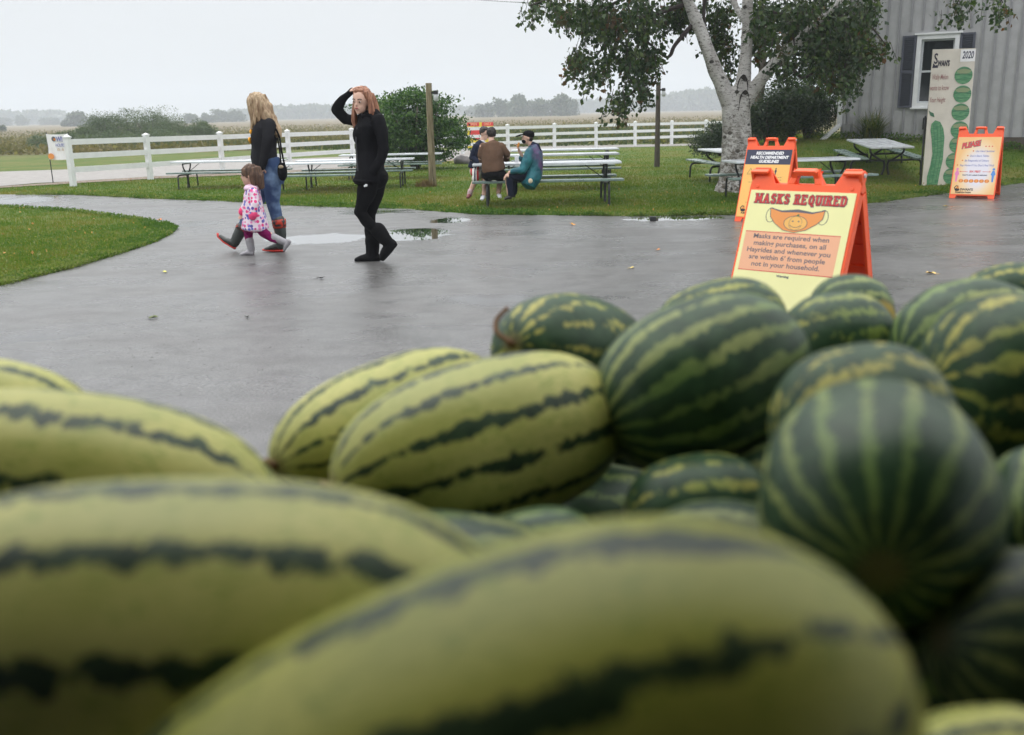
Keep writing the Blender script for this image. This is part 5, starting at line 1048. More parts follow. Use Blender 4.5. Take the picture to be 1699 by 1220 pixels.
for row, y in enumerate([.50, .74, .98, 1.22, 1.46, 1.70, 1.90]):
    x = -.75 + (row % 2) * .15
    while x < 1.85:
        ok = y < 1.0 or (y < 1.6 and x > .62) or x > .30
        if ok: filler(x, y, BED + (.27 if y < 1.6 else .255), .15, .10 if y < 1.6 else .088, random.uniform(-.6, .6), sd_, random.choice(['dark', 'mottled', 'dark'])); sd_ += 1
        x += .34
# the wagon itself
wg = empty('farm_wagon', (.2, 1.1, 0)); tag(wg, 'low wooden farm wagon bed carrying the heap of watermelons', 'wagon')
M_wood = plain('wagon_wood', (.07, .05, .035), .75, .3, 5, .4, 40, stretch=(1, 8, 8)); pl = MB(); pl.box((.25, 0, 0), (3.7, .178, .035)); pm_ = pl.mesh('plank', .003); pm_.materials.append(M_wood)
for k in range(10): part('plank', pm_, wg, (0, -.86 + k * .186, BED - .02))
mb = MB(); mb.box((0, -.5, BED - .09), (3.0, .08, .10)); mb.box((0, .4, BED - .09), (3.0, .08, .10)); mb.build('beam', M_wood, wg)
for sx_ in (-1, 1):
    for sy_ in (-.65, .55):
        mb = MB(); c0 = Vector((sx_ * 1.15, sy_, .24)); mb.tube([c0 + Vector((-.07, 0, 0)), c0 + Vector((.07, 0, 0))], .24, 24); wl_ = mb.build('wheel', M_dark, wg, .01); mb = MB(); mb.tube([c0 + Vector((-.08, 0, 0)), c0 + Vector((.08, 0, 0))], .12, 16); mb.build('rim', plain('wheel_rim', (.5, .06, .04), .5), wl_)
mb = MB(); mb.box((-1.1, -.05, .38), (.08, 1.2, .22)); mb.box((1.1, -.05, .38), (.08, 1.2, .22)); mb.build('axle', M_dark, wg)
# ================================================================= people
random.seed(5)
M_skin = plain('skin', (.60, .38, .29), .5, .08, 12, spec=.35); M_lip = plain('lip', (.36, .09, .09), .45, .05); M_eyew = plain('eye_white', (.65, .62, .60), .25, .02); M_iris = plain('iris', (.03, .02, .015), .2, .02)
def cloth(name, col, var=.2, bump=.5, bs=14, rough=.85):
    if name in _M: return _M[name]
    b = NB(name); p = b.obj(); n1 = b.noise(b.mapp(p, (1, 1, .55)), bs, 3, .55, dist=.6); n2 = b.noise(p, 5, 3, .6); n3 = b.noise(p, 220, 2)
    c = b.mix(b.ss(n2, .3, .7), tuple(x * (1 - var) for x in col), tuple(min(1, x * (1 + var)) for x in col)); b.bump(b.math('ADD', n1, b.math('MULTIPLY', n3, .08)), bump, .02); b.b.inputs['Sheen Weight'].default_value = .0
    _M[name] = b.out(c, rough, .10); return _M[name]
M_blk = cloth('black_fleece', (.007, .007, .0085), .3, .8, 9); M_blk2 = cloth('black_leggings', (.006, .006, .007), .25, .6, 9); M_char = cloth('charcoal_knit', (.018, .018, .021)); M_bootb = cloth('black_suede', (.008, .008, .009), .2, .3, 20)
M_navyc = cloth('navy_cloth', (.014, .018, .035)); M_brown = cloth('brown_jacket', (.13, .078, .052), .12, .45, 12); M_teal = None
def hair_mat(name, c1, c2, zs=3):
    b = NB(name); p = b.obj(); n = b.noise(b.mapp(p, (46, 46, zs)), 1, 4, .65, dist=.8); n2 = b.noise(p, 9, 3); b.bump(n, .8, .01); return b.out(b.mix(b.ss(b.math('ADD', b.math('MULTIPLY', n, .7), b.math('MULTIPLY', n2, .3)), .38, .62), c1, c2), .5, .35)
M_hblond = hair_mat('blond_hair', (.20, .12, .065), (.52, .39, .25)); M_hred = hair_mat('copper_hair', (.15, .06, .035), (.42, .20, .12)); M_hbrown = hair_mat('brown_hair', (.055, .03, .02), (.16, .09, .055)); M_hdark = hair_mat('dark_hair', (.010, .008, .007), (.035, .025, .02), 30)
def denim():
    b = NB('blue_denim'); p = b.obj(); n = b.noise(p, 4, 3, .6); n3 = b.noise(b.mapp(p, (1, 1, .5)), 12, 3, .6, dist=.5); c = b.mix(b.ss(n, .42, .62), (.035, .065, .15), (.13, .20, .32)); b.bump(n3, .45, .02); return b.out(c, .8, .2)
M_denim = denim()
def head(c, f, up=Vector((0, 0, 1)), s=1.0):
    f = Vector(f).normalized(); side = f.cross(Vector(up)).normalized(); up = side.cross(f).normalized(); R_ = Matrix((side, f, up)).transposed(); c = Vector(c)
    q = lambda a, b_, d: c + (side * a + f * b_ + up * d) * s
    mb = MB(); e = lambda a, b_, d, r: mb.ell(q(a, b_, d), tuple(x * s for x in r), R_, 20, 14)
    e(0, 0, .02, (.074, .094, .096)); e(0, .030, -.045, (.054, .064, .068)); e(0, .062, -.092, (.024, .026, .020)); e(0, .098, -.020, (.011, .016, .014)); e(0, .090, .002, (.008, .012, .026)); e(0, .088, -.054, (.020, .011, .010))
    e(.075, -.005, -.01, (.010, .018, .028)); e(-.075, -.005, -.01, (.010, .018, .028)); e(.03, .062, .022, (.022, .022, .012)); e(-.03, .062, .022, (.022, .022, .012))
    return mb, q, R_
def face(q, R_, s, par, off, brow=M_iris):
    for sg in (-1, 1):
        m1 = MB(); m1.ell(q(sg * .030, .083, .004) - off, (.012 * s, .006 * s, .0055 * s), R_, 10, 8); e1 = m1.build('eye', M_eyew, par, smooth=True); m2 = MB(); m2.ell(q(sg * .030, .0885, .004) - off, (.0078 * s, .004 * s, .0062 * s), R_, 8, 6); m2.build('iris', M_iris, par, smooth=True)
        m3 = MB(); m3.tube([q(sg * .014, .093, .024) - off, q(sg * .032, .090, .030) - off, q(sg * .048, .078, .025) - off], .0032 * s, 5); m3.build('eyebrow', brow, par)
    m4 = MB(); m4.ell(q(0, .097, -.052) - off, (.019 * s, .005 * s, .0065 * s), R_, 10, 6); m4.build('mouth', M_lip, par, smooth=True)
def hand(w0, fdir, palm_n, s=1.0, curl=.5, left=1):
    """palm plus five bent fingers; w0 wrist, fdir finger direction, palm_n palm normal"""
    f = Vector(fdir).normalized(); n = Vector(palm_n); n = (n - f * n.dot(f)).normalized(); sd = f.cross(n); w0 = Vector(w0); mb = MB()
    R_ = Matrix((sd, f, n)).transposed(); mb.ell(w0 + f * .05 * s, (.040 * s, .052 * s, .017 * s), R_, 12, 8)
    for k, L in enumerate((.070, .080, .076, .060)):
        b0 = w0 + f * .085 * s + sd * (.030 - .020 * k) * s; d1_ = (f + n * curl * .5).normalized(); d2_ = (f + n * curl * 1.6).normalized(); p1 = b0 + d1_ * L * .5 * s; p2 = p1 + d2_ * L * .5 * s
        l = limb((b0 - f * .02 * s, .0095 * s), (p1, .0088 * s), (p2, .0075 * s), sub=2); mb.add(l.v, l.f)
    b0 = w0 + f * .025 * s + sd * .034 * s * left; p1 = b0 + (f * .6 + sd * left * .8 + n * .3).normalized() * .035 * s; p2 = p1 + (f + n * .5).normalized() * .03 * s; l = limb((b0 - sd * left * .012 * s, .012 * s), (p1, .0105 * s), (p2, .0085 * s), sub=2); mb.add(l.v, l.f); return mb
def L_(secs, n=18):
    V, F = loft(secs, n); mb = MB(); mb.add(V, F); return mb
def E_(c, r, R_=None): mb = MB(); mb.ell(c, r, R_, 20, 14); return mb
YS = (0, 1, 0); XS = (1, 0, 0)
# ---------------------------------------------------------------- woman in black
g0 = G(612, 434); YB = g0.y; J = lambda x, y, d=0.0: W(x, y, YB + d)
wb = empty('person', J(612, 434) * 1.0); wb.location = g0; tag(wb, 'woman in black jacket and trousers with copper hair, one hand on her head', 'person', 'people walking across the yard')
off = wb.location; fdir = Vector((-.42, -1, -.10)); hd, q, HR = head(J(600, 168.5, -.02), fdir, Vector((.06, 0, 1)), 1.12)
hand_r = hand(J(580, 153, .06), Vector((.9, -.25, .5)), Vector((.1, 0, -1)), 1.0, .35, -1)
body = [hd, limb((J(604, 182, .02), .048), (J(608, 198, .03), .055)), L_([(J(609, 198, .02), .10, .06, YS), (J(610, 215), .15, .09, YS), (J(612, 250), .11, .08, YS), (J(616, 290), .13, .10, YS)]),
        limb((J(594, 203, .12), .03), (J(575, 198, .12), .03), (J(561, 183, .10), .026), (J(570, 165, .085), .024), (J(580, 153, .06), .026)), hand_r,
        limb((J(626, 203, -.11), .03), (J(635, 246, -.17), .03), (J(630, 267, -.17), .028), (J(620, 280, -.16), .025)), hand(J(620, 280, -.16), Vector((-.5, 0, -.8)), Vector((0, 1, 0)), .9, .4),
        limb((J(617, 295, -.09), .06), (J(597, 352, -.09), .04), (J(628, 386, -.09), .028), (J(645, 406, -.09), .026)), limb((J(622, 295, .09), .06), (J(612, 355, .08), .04), (J(617, 420, .06), .03))]
bd = blob('body', body, M_skin, wb, .0075, 3); face(q, HR, 1.12, bd, off)
# hair: parted on top, falling to the shoulders on both sides
hp = [E_(q(0, -.022, .038), (.094, .108, .110), HR), L_([(q(-.055, .005, .09), .035, .05, XS), (q(-.085, -.01, .02), .030, .062, XS), (q(-.10, -.005, -.09), .032, .066, XS), (q(-.102, .0, -.17), .030, .055, XS), (q(-.09, .01, -.215), .022, .035, XS)]),
      L_([(q(.055, -.01, .09), .030, .05, XS), (q(.086, -.03, .02), .018, .050, XS), (q(.095, -.015, -.09), .022, .048, XS), (q(.085, .01, -.18), .026, .042, XS), (q(.07, .02, -.235), .018, .025, XS)]),
      L_([(q(0, -.08, .05), .09, .05, XS), (q(-.02, -.10, -.06), .10, .06, XS), (q(-.03, -.09, -.16), .105, .05, XS)]), E_(q(0, .035, .100), (.058, .035, .018), HR)]
hb_ = blob('hair', hp, M_hred, wb, .0065, 2, .012, 48, .12)
jk = [L_([(J(607, 190, .02), .065, .055, YS), (J(608, 196, .02), .15, .085, YS), (J(611, 212, 0), .195, .125, YS), (J(611, 232, 0), .185, .125, YS), (J(611, 252, -.01), .165, .118, YS), (J(613, 272, -.01), .185, .138, YS), (J(614, 288, -.01), .20, .152, YS), (J(612, 301, -.01), .205, .158, YS), (J(612, 304, -.01), .19, .148, YS)]),
      E_(J(599, 222, -.02), (.085, .14, .12)),
      limb((J(594, 202, .12), .07), (J(575, 197, .12), .062), (J(559, 183, .10), .052), (J(570, 165, .085), .046), (J(583, 151, .06), .038)),
      limb((J(627, 201, -.12), .075), (J(633, 222, -.16), .066), (J(635, 247, -.17), .060), (J(630, 268, -.17), .052), (J(618, 285, -.17), .044)), E_(J(625, 196, -.08), (.08, .08, .05)), L_([(J(606, 186, .01), .075, .07, YS), (J(608, 196, .01), .10, .08, YS)])]
blob('jacket', jk, M_blk, wb, .009, 4, .024, 7)
mb = MB(); mb.tube(bez([J(592.5, 212, -.12) - off, J(590.5, 232, -.13) - off, J(592, 256, -.13) - off, J(594, 284, -.15) - off], 4), .006, 5); mb.build('zip', plain('zip_grey', (.05, .05, .055), .4), wb)
blob('hood', [L_([(J(612, 187, .03), .085, .045, YS), (J(619, 191, .03), .13, .07, YS), (J(626, 197, .02), .12, .06, YS), (J(630, 205, .02), .07, .04, YS)]), L_([(J(598, 189, -.08), .02, .02, YS), (J(602, 194, -.10), .03, .03, YS), (J(610, 193, -.09), .03, .03, YS), (J(618, 193, -.07), .02, .03, YS)])], M_blk, wb, .009, 3, .012, 14)
blob('hem_band', [L_([(J(612, 297, -.01), .212, .165, YS), (J(612, 300, -.01), .218, .170, YS), (J(612, 304, -.01), .205, .158, YS)])], M_blk2, wb, .009, 2, .008, 10)
tr = [E_(J(621, 296, 0), (.145, .165, .12)), limb((J(614, 300, -.09), .112), (J(605, 328, -.09), .090), (J(597, 352, -.09), .070), (J(612, 371, -.09), .060), (J(629, 387, -.09), .052)),
      limb((J(625, 300, .09), .112), (J(619, 330, .09), .086), (J(613, 356, .08), .064), (J(613, 380, .07), .056), (J(617, 402, .06), .050))]
blob('trousers', tr, M_blk2, wb, .009, 4, .018, 9)
mb = MB(); mb.ell(J(607.5, 307.5, -.215) - off, (.014, .006, .016)); mb.ell(J(605, 309, -.215) - off, (.010, .005, .010)); mb.build('white_logo', M_white, wb)
bt1 = [limb((J(618, 396, .06), .082), (J(618, 420, .06), .070), (J(620, 428, .06), .062)), L_([(J(630, 430, .06), .050, .045, YS), (J(616, 428, .05), .058, .056, YS), (J(600, 430, .05), .058, .042, YS), (J(589, 433, .05), .036, .028, YS)])]
bt2 = [limb((J(627, 382, -.09), .084), (J(638, 396, -.09), .072), (J(644, 402, -.09), .062)), L_([(J(656, 402, -.09), .040, .040, YS), (J(647, 408, -.09), .054, .060, YS), (J(638, 421, -.09), .058, .052, YS), (J(632, 431, -.09), .040, .030, YS)])]
for bt in (bt1, bt2): blob('boot', bt, M_bootb, wb, .008, 3, .004, 20)
# ---------------------------------------------------------------- blonde woman
g0 = G(455, 417); YB = g0.y; wl_ = empty('person', g0); tag(wl_, 'blonde woman in black top, jeans and red trimmed rain boots stepping left', 'person', 'people walking across the yard'); off = wl_.location
fdir = Vector((-1, .12, -.42)); hd, q, HR = head(J(426, 174), fdir, Vector((-.35, 0, 1)), 1.0)
body = [hd, limb((J(433, 184, 0), .05), (J(440, 200, 0), .055)), L_([(J(443, 202), .10, .06, YS), (J(441, 225), .14, .10, YS), (J(440, 255), .11, .09, YS), (J(450, 285), .13, .10, YS)]),
        limb((J(446, 210, -.17), .045), (J(440, 247, -.20), .036), (J(434, 276, -.17), .026)), hand(J(434, 276, -.17), Vector((-.35, 0, -.9)), Vector((0, 1, 0)), .95, .4), limb((J(444, 210, .17), .045), (J(436, 245, .20), .036), (J(426, 272, .17), .026)), hand(J(426, 272, .17), Vector((-.35, 0, -.9)), Vector((0, -1, 0)), .95, .4),
        limb((J(450, 290, -.09), .08), (J(452, 335, -.08), .052), (J(464, 405, -.08), .035)), limb((J(446, 290, .09), .08), (J(418, 345, .09), .052), (J(392, 398, .09), .035))]
bd = blob('body', body, M_skin, wl_, .008, 3); face(q, HR, 1.0, bd, off)
hp = [E_(q(0, -.015, .040), (.088, .112, .098), HR), L_([(J(421, 158), .06, .05, YS), (J(416, 176), .085, .030, YS), (J(420, 192), .085, .032, YS), (J(421, 207), .07, .026, YS), (J(418, 217), .04, .012, YS)]), L_([(J(432, 160), .085, .06, YS), (J(439, 178), .10, .085, YS), (J(444, 195), .12, .085, YS), (J(452, 207), .13, .07, YS), (J(459, 217), .11, .05, YS), (J(463, 228), .06, .025, YS)]),
      L_([(J(426, 165), .092, .08, YS), (J(430, 185), .105, .07, YS), (J(432, 200), .10, .05, YS), (J(428, 212), .07, .03, YS)])]
rs = random.Random(4)
for k in range(16):
    sx0 = rs.uniform(416, 446); dy_ = rs.choice([-1, 1]) * rs.uniform(.06, .12); ex = sx0 + (rs.uniform(-2, 2) if sx0 < 432 else rs.uniform(8, 18)); ey = rs.uniform(208, 228)
    hp.append(L_([(J(sx0 * .5 + 213, 168, dy_ * .7), .014, .018, YS), (J(sx0, 186, dy_), .016, .018, YS), (J((sx0 + ex) / 2 + rs.uniform(-2, 2), 200, dy_), .013, .016, YS), (J(ex, ey, dy_ * .8), .005, .006, YS)], 8))
blob('hair', hp, M_hblond, wl_, .0065, 1, .015, 44, .12)
top = [L_([(J(443, 194), .05, .05, YS), (J(444, 199), .14, .085, YS), (J(441, 213), .19, .13, YS), (J(438, 228), .185, .150, YS), (J(438, 245), .165, .145, YS), (J(438, 260), .165, .150, YS), (J(441, 274), .17, .150, YS)]),
       limb((J(447, 207, -.15), .078), (J(446, 228, -.20), .066), (J(441, 250, -.21), .055), (J(435, 277, -.18), .042)), limb((J(445, 207, .15), .078), (J(440, 230, .20), .066), (J(436, 250, .21), .055), (J(427, 272, .18), .042))]
blob('sweater', top, M_char, wl_, .009, 4, .010, 10)
mb = MB(); 
for px_, py_, r_ in ((415.5, 220, .035), (413.2, 233, .038)): mb.ell(J(px_ + 2.0, py_, -.03) - off, (.018, .06, r_), Matrix.Rotation(-.2, 3, 'Y'))
mb.build('orange_print', plain('shirt_orange', (.85, .38, .02), .6, .2, 30), wl_, smooth=True)
jn = [L_([(J(447, 264), .15, .115, YS), (J(450, 276), .165, .135, YS), (J(451, 290), .17, .155, YS), (J(450, 302), .155, .140, YS)]), E_(J(456, 290, 0), (.13, .155, .11)), limb((J(451, 297, -.08), .115), (J(452, 318, -.08), .098), (J(453, 336, -.08), .076), (J(457, 352, -.08), .072), (J(461, 368, -.08), .066)),
      limb((J(448, 297, .08), .115), (J(433, 322, .08), .095), (J(418, 347, .09), .074), (J(409, 362, .09), .070), (J(404, 376, .09), .060))]
blob('jeans', jn, M_denim, wl_, .009, 4, .008, 12)
M_rub = plain('grey_rubber', (.035, .042, .038), .3, .2, 12); M_redr = plain('red_rubber', (.55, .035, .025), .35, .1)
def plaid():
    b = NB('red_bow_print'); p = b.obj(); n = b.noise(p, 26, 2, .5); return b.out(b.mix(b.ss(n, .47, .55), (.5, .045, .02), (.03, .03, .03)), .4, .4)
def rain_boot(shaft, foot, sole, cuff):
    bo = blob('boot', [limb(*shaft), L_(foot)], M_rub, wl_, .008, 3); s1_ = L_(sole); o = s1_.build('sole', M_redr, bo, smooth=True)
    for v in o.data.vertices: v.co -= off
    c1 = L_(cuff); o = c1.build('patterned_cuff', plaid(), bo, smooth=True)
    for v in o.data.vertices: v.co -= off
rain_boot([(J(462, 366, -.08), .078), (J(466, 388, -.08), .066), (J(466, 406, -.08), .055)], [(J(471, 411, -.08), .045, .035, YS), (J(460, 408, -.08), .050, .045, YS), (J(447, 412, -.08), .048, .028, YS), (J(439, 414, -.08), .036, .018, YS)],
          [(J(472, 415.5, -.08), .042, .016, YS), (J(456, 416, -.08), .054, .015, YS), (J(444, 415.5, -.08), .052, .015, YS), (J(436, 414.5, -.08), .03, .012, YS)], [(J(462.2, 364.5, -.08), .084, .084, YS), (J(463, 370, -.08), .083, .083, YS), (J(464, 378, -.08), .077, .077, YS)])
rain_boot([(J(402, 378, .09), .076), (J(394, 393, .09), .066), (J(389, 404, .09), .056)], [(J(390, 408, .09), .045, .038, YS), (J(383, 402, .09), .050, .046, YS), (J(372, 397, .09), .048, .030, YS), (J(364, 391, .09), .036, .020, YS)],
          [(J(391, 412, .09), .045, .018, YS), (J(383, 408, .09), .052, .012, YS), (J(372, 401, .09), .054, .014, YS), (J(362, 392, .09), .040, .014, YS), (J(361, 387, .09), .03, .010, YS)], [(J(403.5, 375, .09), .080, .080, YS), (J(401, 381, .09), .078, .078, YS)])
# shoulder bag carried by her: strap and pouch
bg_ = empty('shoulder_bag', J(468, 285, -.20)); tag(bg_, 'small black shoulder bag hanging behind the blonde woman on a long strap', 'bag'); ob = bg_.location
mb = MB(); mb.ell(J(468.5, 285, -.16) - ob, (.055, .06, .105)); me = mb.mesh('pouch')
for v in me.vertices: v.co.x = math.copysign(abs(v.co.x) ** .8 * .055 ** .2, v.co.x)
link('pouch', me, M_blk, bg_, True)
mb = MB(); mb.tube(bez([J(440, 198, .03) - ob, J(452, 206, -.14) - ob, J(463, 226, -.17) - ob, J(467, 250, -.18) - ob, J(472, 273, -.18) - ob], 5), .011, 6); mb.tube(bez([J(440, 198, .03) - ob, J(456, 212, .14) - ob, J(464, 250, .06) - ob, J(466, 274, -.10) - ob], 5), .009, 6); mb.build('strap', M_blk2, bg_, smooth=True)
mb = MB(); mb.ell(J(466, 277, -.21) - ob, (.03, .012, .02)); mb.build('buckle', plain('brass', (.35, .28, .18), .4), bg_)
# ---------------------------------------------------------------- little girl
g0 = G(410, 424); YB = g0.y; gi = empty('person', g0); tag(gi, 'small girl in a pink and white patterned coat and grey boots walking left', 'person', 'people walking across the yard'); off = gi.location
hs_ = .92; hd, q, HR = head(J(414, 291), Vector((-1, -.12, -.05)), Vector((0, 0, 1)), hs_)
body = [hd, limb((J(417, 302), .036), (J(419, 312), .042)), L_([(J(420, 312), .08, .05, YS), (J(420, 335), .10, .075, YS), (J(421, 362), .10, .08, YS)]), limb((J(420, 318, -.10), .035), (J(420, 342, -.13), .030), (J(416, 360, -.14), .022)), hand(J(417, 360, -.14), Vector((-.35, 0, -.9)), Vector((0, 1, 0)), .62, .7), limb((J(420, 318, .10), .035), (J(410, 340, .13), .030), (J(404, 352, .13), .022)), hand(J(404, 352, .13), Vector((-.5, 0, -.8)), Vector((0, -1, 0)), .62, .7),
        limb((J(415, 365, .05), .055), (J(412, 385, .05), .045), (J(416, 415, .04), .03)), limb((J(426, 365, -.05), .055), (J(438, 385, -.05), .038), (J(467, 400, -.05), .028))]
bd = blob('body', body, M_skin, gi, .007, 3); face(q, HR, hs_, bd, off)
hp = [E_(q(0, -.020, .036), (.088 * .95, .104, .094), HR), L_([(J(424, 278), .075, .05, YS), (J(430, 292), .085, .050, YS), (J(432, 304), .085, .042, YS), (J(435, 313), .06, .025, YS)]), L_([(J(417, 279, -.06), .02, .04, YS), (J(419, 292, -.075), .018, .038, YS), (J(421, 304, -.07), .016, .03, YS), (J(423, 311, -.06), .01, .015, YS)]), L_([(J(417, 279, .06), .02, .04, YS), (J(419, 292, .075), .018, .038, YS), (J(421, 306, .07), .014, .03, YS)]), E_(q(0, .058, .072), (.05, .03, .018), HR)]
blob('hair', hp, M_hbrown, gi, .006, 1, .010, 55, .12)
def coat_mat():
    b = NB('patterned_coat'); p = b.obj(); v = b.mapp(p, (1, 1, 1)); x = b.n('ShaderNodeTexVoronoi'); b.put(x.inputs['Vector'], v); x.inputs['Scale'].default_value = 26; x.inputs['Randomness'].default_value = .55
    sc_ = b.sep(x.outputs['Color']); col = b.ramp(sc_[0], [(0, (.72, .05, .22)), (.33, (.80, .12, .30)), (.34, (.12, .08, .35)), (.5, (.10, .08, .30)), (.51, (.75, .25, .5)), (.75, (.5, .04, .22)), (.76, (.15, .15, .5))], 'CONSTANT')
    c = b.mix(b.ss(x.outputs['Distance'], .52, .44), (.78, .66, .74), col); b.bump(b.noise(p, 14, 3), .35, .015); return b.out(c, .45, .4)
M_coat = coat_mat()
ct_ = [L_([(J(418, 306), .055, .055, YS), (J(419, 311), .115, .075, YS), (J(419, 325), .135, .095, YS), (J(420, 345), .15, .115, YS), (J(422, 362), .165, .135, YS), (J(423.5, 378), .175, .152, YS), (J(423.5, 381), .165, .145, YS)]), limb((J(421, 319, -.11), .055), (J(423, 338, -.15), .052), (J(420, 354, -.165), .047)), limb((J(417, 319, .11), .055), (J(410, 338, .14), .050), (J(404, 350, .14), .045))]
coat = blob('coat', ct_, M_coat, gi, .008, 3, .008, 14)
mb = L_([(J(418, 307), .085, .075, YS), (J(418.5, 311), .125, .095, YS), (J(419, 314.5), .118, .09, YS)]); o = mb.build('collar', plain('pale_collar', (.78, .55, .68), .6, .2, 40), coat, smooth=True)
for v in o.data.vertices: v.co -= off
M_cuff = plain('pink_cuff', (.82, .06, .20), .6, .05)
mb = limb((J(420.5, 355, -.165), .049), (J(419, 359, -.165), .047)); o = mb.build('cuff', M_cuff, coat, smooth=True)
for v in o.data.vertices: v.co -= off
mb = limb((J(404.5, 348, .14), .047), (J(402, 352, .14), .046)); o = mb.build('cuff', M_cuff, coat, smooth=True)
for v in o.data.vertices: v.co -= off
M_legg = cloth('magenta_leggings', (.20, .008, .09), .3, .3, 16)
blob('leggings', [limb((J(416, 372, .05), .065), (J(412, 386, .05), .055), (J(413, 398, .05), .044)), limb((J(427, 372, -.05), .065), (J(437, 386, -.05), .056), (J(451, 395, -.05), .048), (J(460, 398, -.05), .045))], M_legg, gi, .008, 2)
M_gb = plain('grey_boot', (.30, .29, .31), .45, .1, 20)
blob('boot', [limb((J(414, 399, .04), .050), (J(417, 414, .04), .043)), L_([(J(421, 420, .04), .036, .032, YS), (J(412, 419, .04), .038, .032, YS), (J(403, 421.5, .04), .034, .020, YS), (J(398, 423, .04), .022, .013, YS)])], M_gb, gi, .007, 2)
blob('boot', [limb((J(453, 394, -.05), .050), (J(467, 400, -.05), .043), (J(473, 402, -.05), .036)), L_([(J(480, 399, -.05), .030, .030, YS), (J(476, 405, -.05), .036, .034, YS), (J(473, 412, -.05), .032, .020, YS), (J(471, 417, -.05), .02, .012, YS)])], M_gb, gi, .007, 2)
# ---------------------------------------------------------------- three people at the table
M_shorts = M_blk2; M_shoe = plain('white_shoe', (.62, .63, .66), .5, .1, 20); M_shoed = plain('dark_shoe', (.02, .018, .018), .5, .2)
def shoe(pa, pb, par, mat, w_=.042, off=None):
    return blob('shoe', [L_([(pa, w_ * .9, .035, YS if abs((Vector(pb) - Vector(pa)).x) > .08 else XS), (Vector(pa).lerp(Vector(pb), .5) + Vector((0, 0, .012)), w_, .038, XS if abs((Vector(pb) - Vector(pa)).x) < .08 else YS), (pb, w_ * .8, .022, XS if abs((Vector(pb) - Vector(pa)).x) < .08 else YS)])], mat, par, .01, 2)
# brown jacket, back to the camera, on the near bench
YB = 17.75; g0 = GX(817, YB); pa = empty('person', g0); tag(pa, 'person in brown jacket and black shorts seated with back to us on the near bench', 'person', 'people seated at the long picnic table'); off = pa.location
hd, q, HR = head(J(815, 224, .10), Vector((-.25, 1, -.35)), Vector((0, .2, 1)), 1.0)
body = [hd, limb((J(815, 231, .06), .052), (J(816, 238, .02), .06)), L_([(J(816, 238), .15, .08, XS), (J(817, 262), .14, .09, XS), (J(820, 288), .16, .12, XS)]),
        limb((J(800, 243), .05), (J(797, 262, .05), .042), (J(803, 266, .32), .03)), limb((J(833, 243), .05), (J(843, 260, .05), .042), (J(833, 264, .32), .03)), hand(J(803, 266, .32), Vector((.3, 1, 0)), Vector((0, 0, -1)), 1, .4), hand(J(833, 264, .32), Vector((-.3, 1, 0)), Vector((0, 0, -1)), 1, .4),
        limb((J(811, 291, .05), .08), (J(808, 293, .42), .06), (J(803, 322, .12), .045)), limb((J(829, 291, .05), .08), (J(831, 293, .42), .06), (J(827, 320, .14), .045))]
blob('body', body, M_skin, pa, .011, 3)
blob('jacket', [L_([(J(815, 234.5, .03), .07, .06, XS), (J(816, 238, .02), .17, .10, XS), (J(816, 250, .0), .205, .125, XS), (J(817, 265, -.01), .20, .13, XS), (J(819, 278, -.02), .215, .14, XS), (J(820, 284, -.02), .21, .14, XS)]), limb((J(802, 243), .072), (J(798, 258, .02), .062), (J(799, 266, .15), .055), (J(802, 267, .28), .045)), limb((J(831, 243), .072), (J(841, 256, .03), .062), (J(841, 264, .15), .055), (J(834, 265, .28), .045))], M_brown, pa, .011, 4, .014, 8)
blob('shorts', [E_(J(820, 289, .0), (.225, .17, .11)), limb((J(811, 291, .05), .115), (J(808, 293, .40), .085)), limb((J(829, 291, .05), .115), (J(831, 293, .40), .085))], M_shorts, pa, .011, 3, .008, 10)
blob('hair', [E_(q(0, -.03, .035), (.088, .092, .098), HR), E_(q(0, -.02, .085), (.07, .085, .05), HR)], M_hdark, pa, .010, 2, .012, 40)
mb = MB(); mb.tube([q(-.07, .0, .02) - off, q(-.082, -.05, .0) - off, q(-.06, -.10, -.01) - off], .014, 6)
shoe(J(803, 327, .05), J(798, 331, .28) if False else J(799, 331.5, -.10), pa, M_shoe); shoe(J(827, 324, .10), J(830, 328, -.06), pa, M_shoe)
# dark jacket, at the left end
YB = 18.75; g0 = GX(797, YB); pb_ = empty('person', g0); tag(pb_, 'person with glasses in a navy jacket and striped shorts at the left table end', 'person', 'people seated at the long picnic table'); off = pb_.location
hd, q, HR = head(J(804, 222), Vector((.75, -.65, -.25)), Vector((.1, 0, 1)), 1.0)
body = [hd, limb((J(801, 230), .05), (J(798, 238), .055)), L_([(J(797, 240), .13, .09, YS), (J(793, 262), .13, .10, YS), (J(792, 283), .14, .11, YS)]), limb((J(790, 244, -.12), .05), (J(783, 264, -.14), .04), (J(794, 268, -.25), .03)), hand(J(794, 268, -.25), Vector((1, -.2, 0)), Vector((0, 0, -1)), 1, .4), limb((J(804, 244, .12), .05), (J(810, 262, .1), .04), (J(818, 266, -.05), .03)),
        limb((J(790, 285, -.05), .08), (J(793, 288, -.45), .062), (J(779, 322, -.50), .042)), limb((J(798, 285, .05), .08), (J(802, 288, -.35), .062), (J(804, 318, -.30), .042))]
bd = blob('body', body, M_skin, pb_, .011, 3); face(q, HR, 1.0, bd, off)
blob('jacket', [L_([(J(800, 234), .07, .06, YS), (J(798, 239), .15, .10, YS), (J(796, 252), .175, .125, YS), (J(792, 268), .17, .14, YS), (J(789, 280), .17, .15, YS)]), limb((J(790, 244, -.14), .068), (J(783, 262, -.17), .055), (J(792, 268, -.26), .045)), limb((J(804, 244, .14), .068), (J(811, 262, .12), .055), (J(817, 266, 0), .045))], M_navyc, pb_, .011, 4, .012, 9)
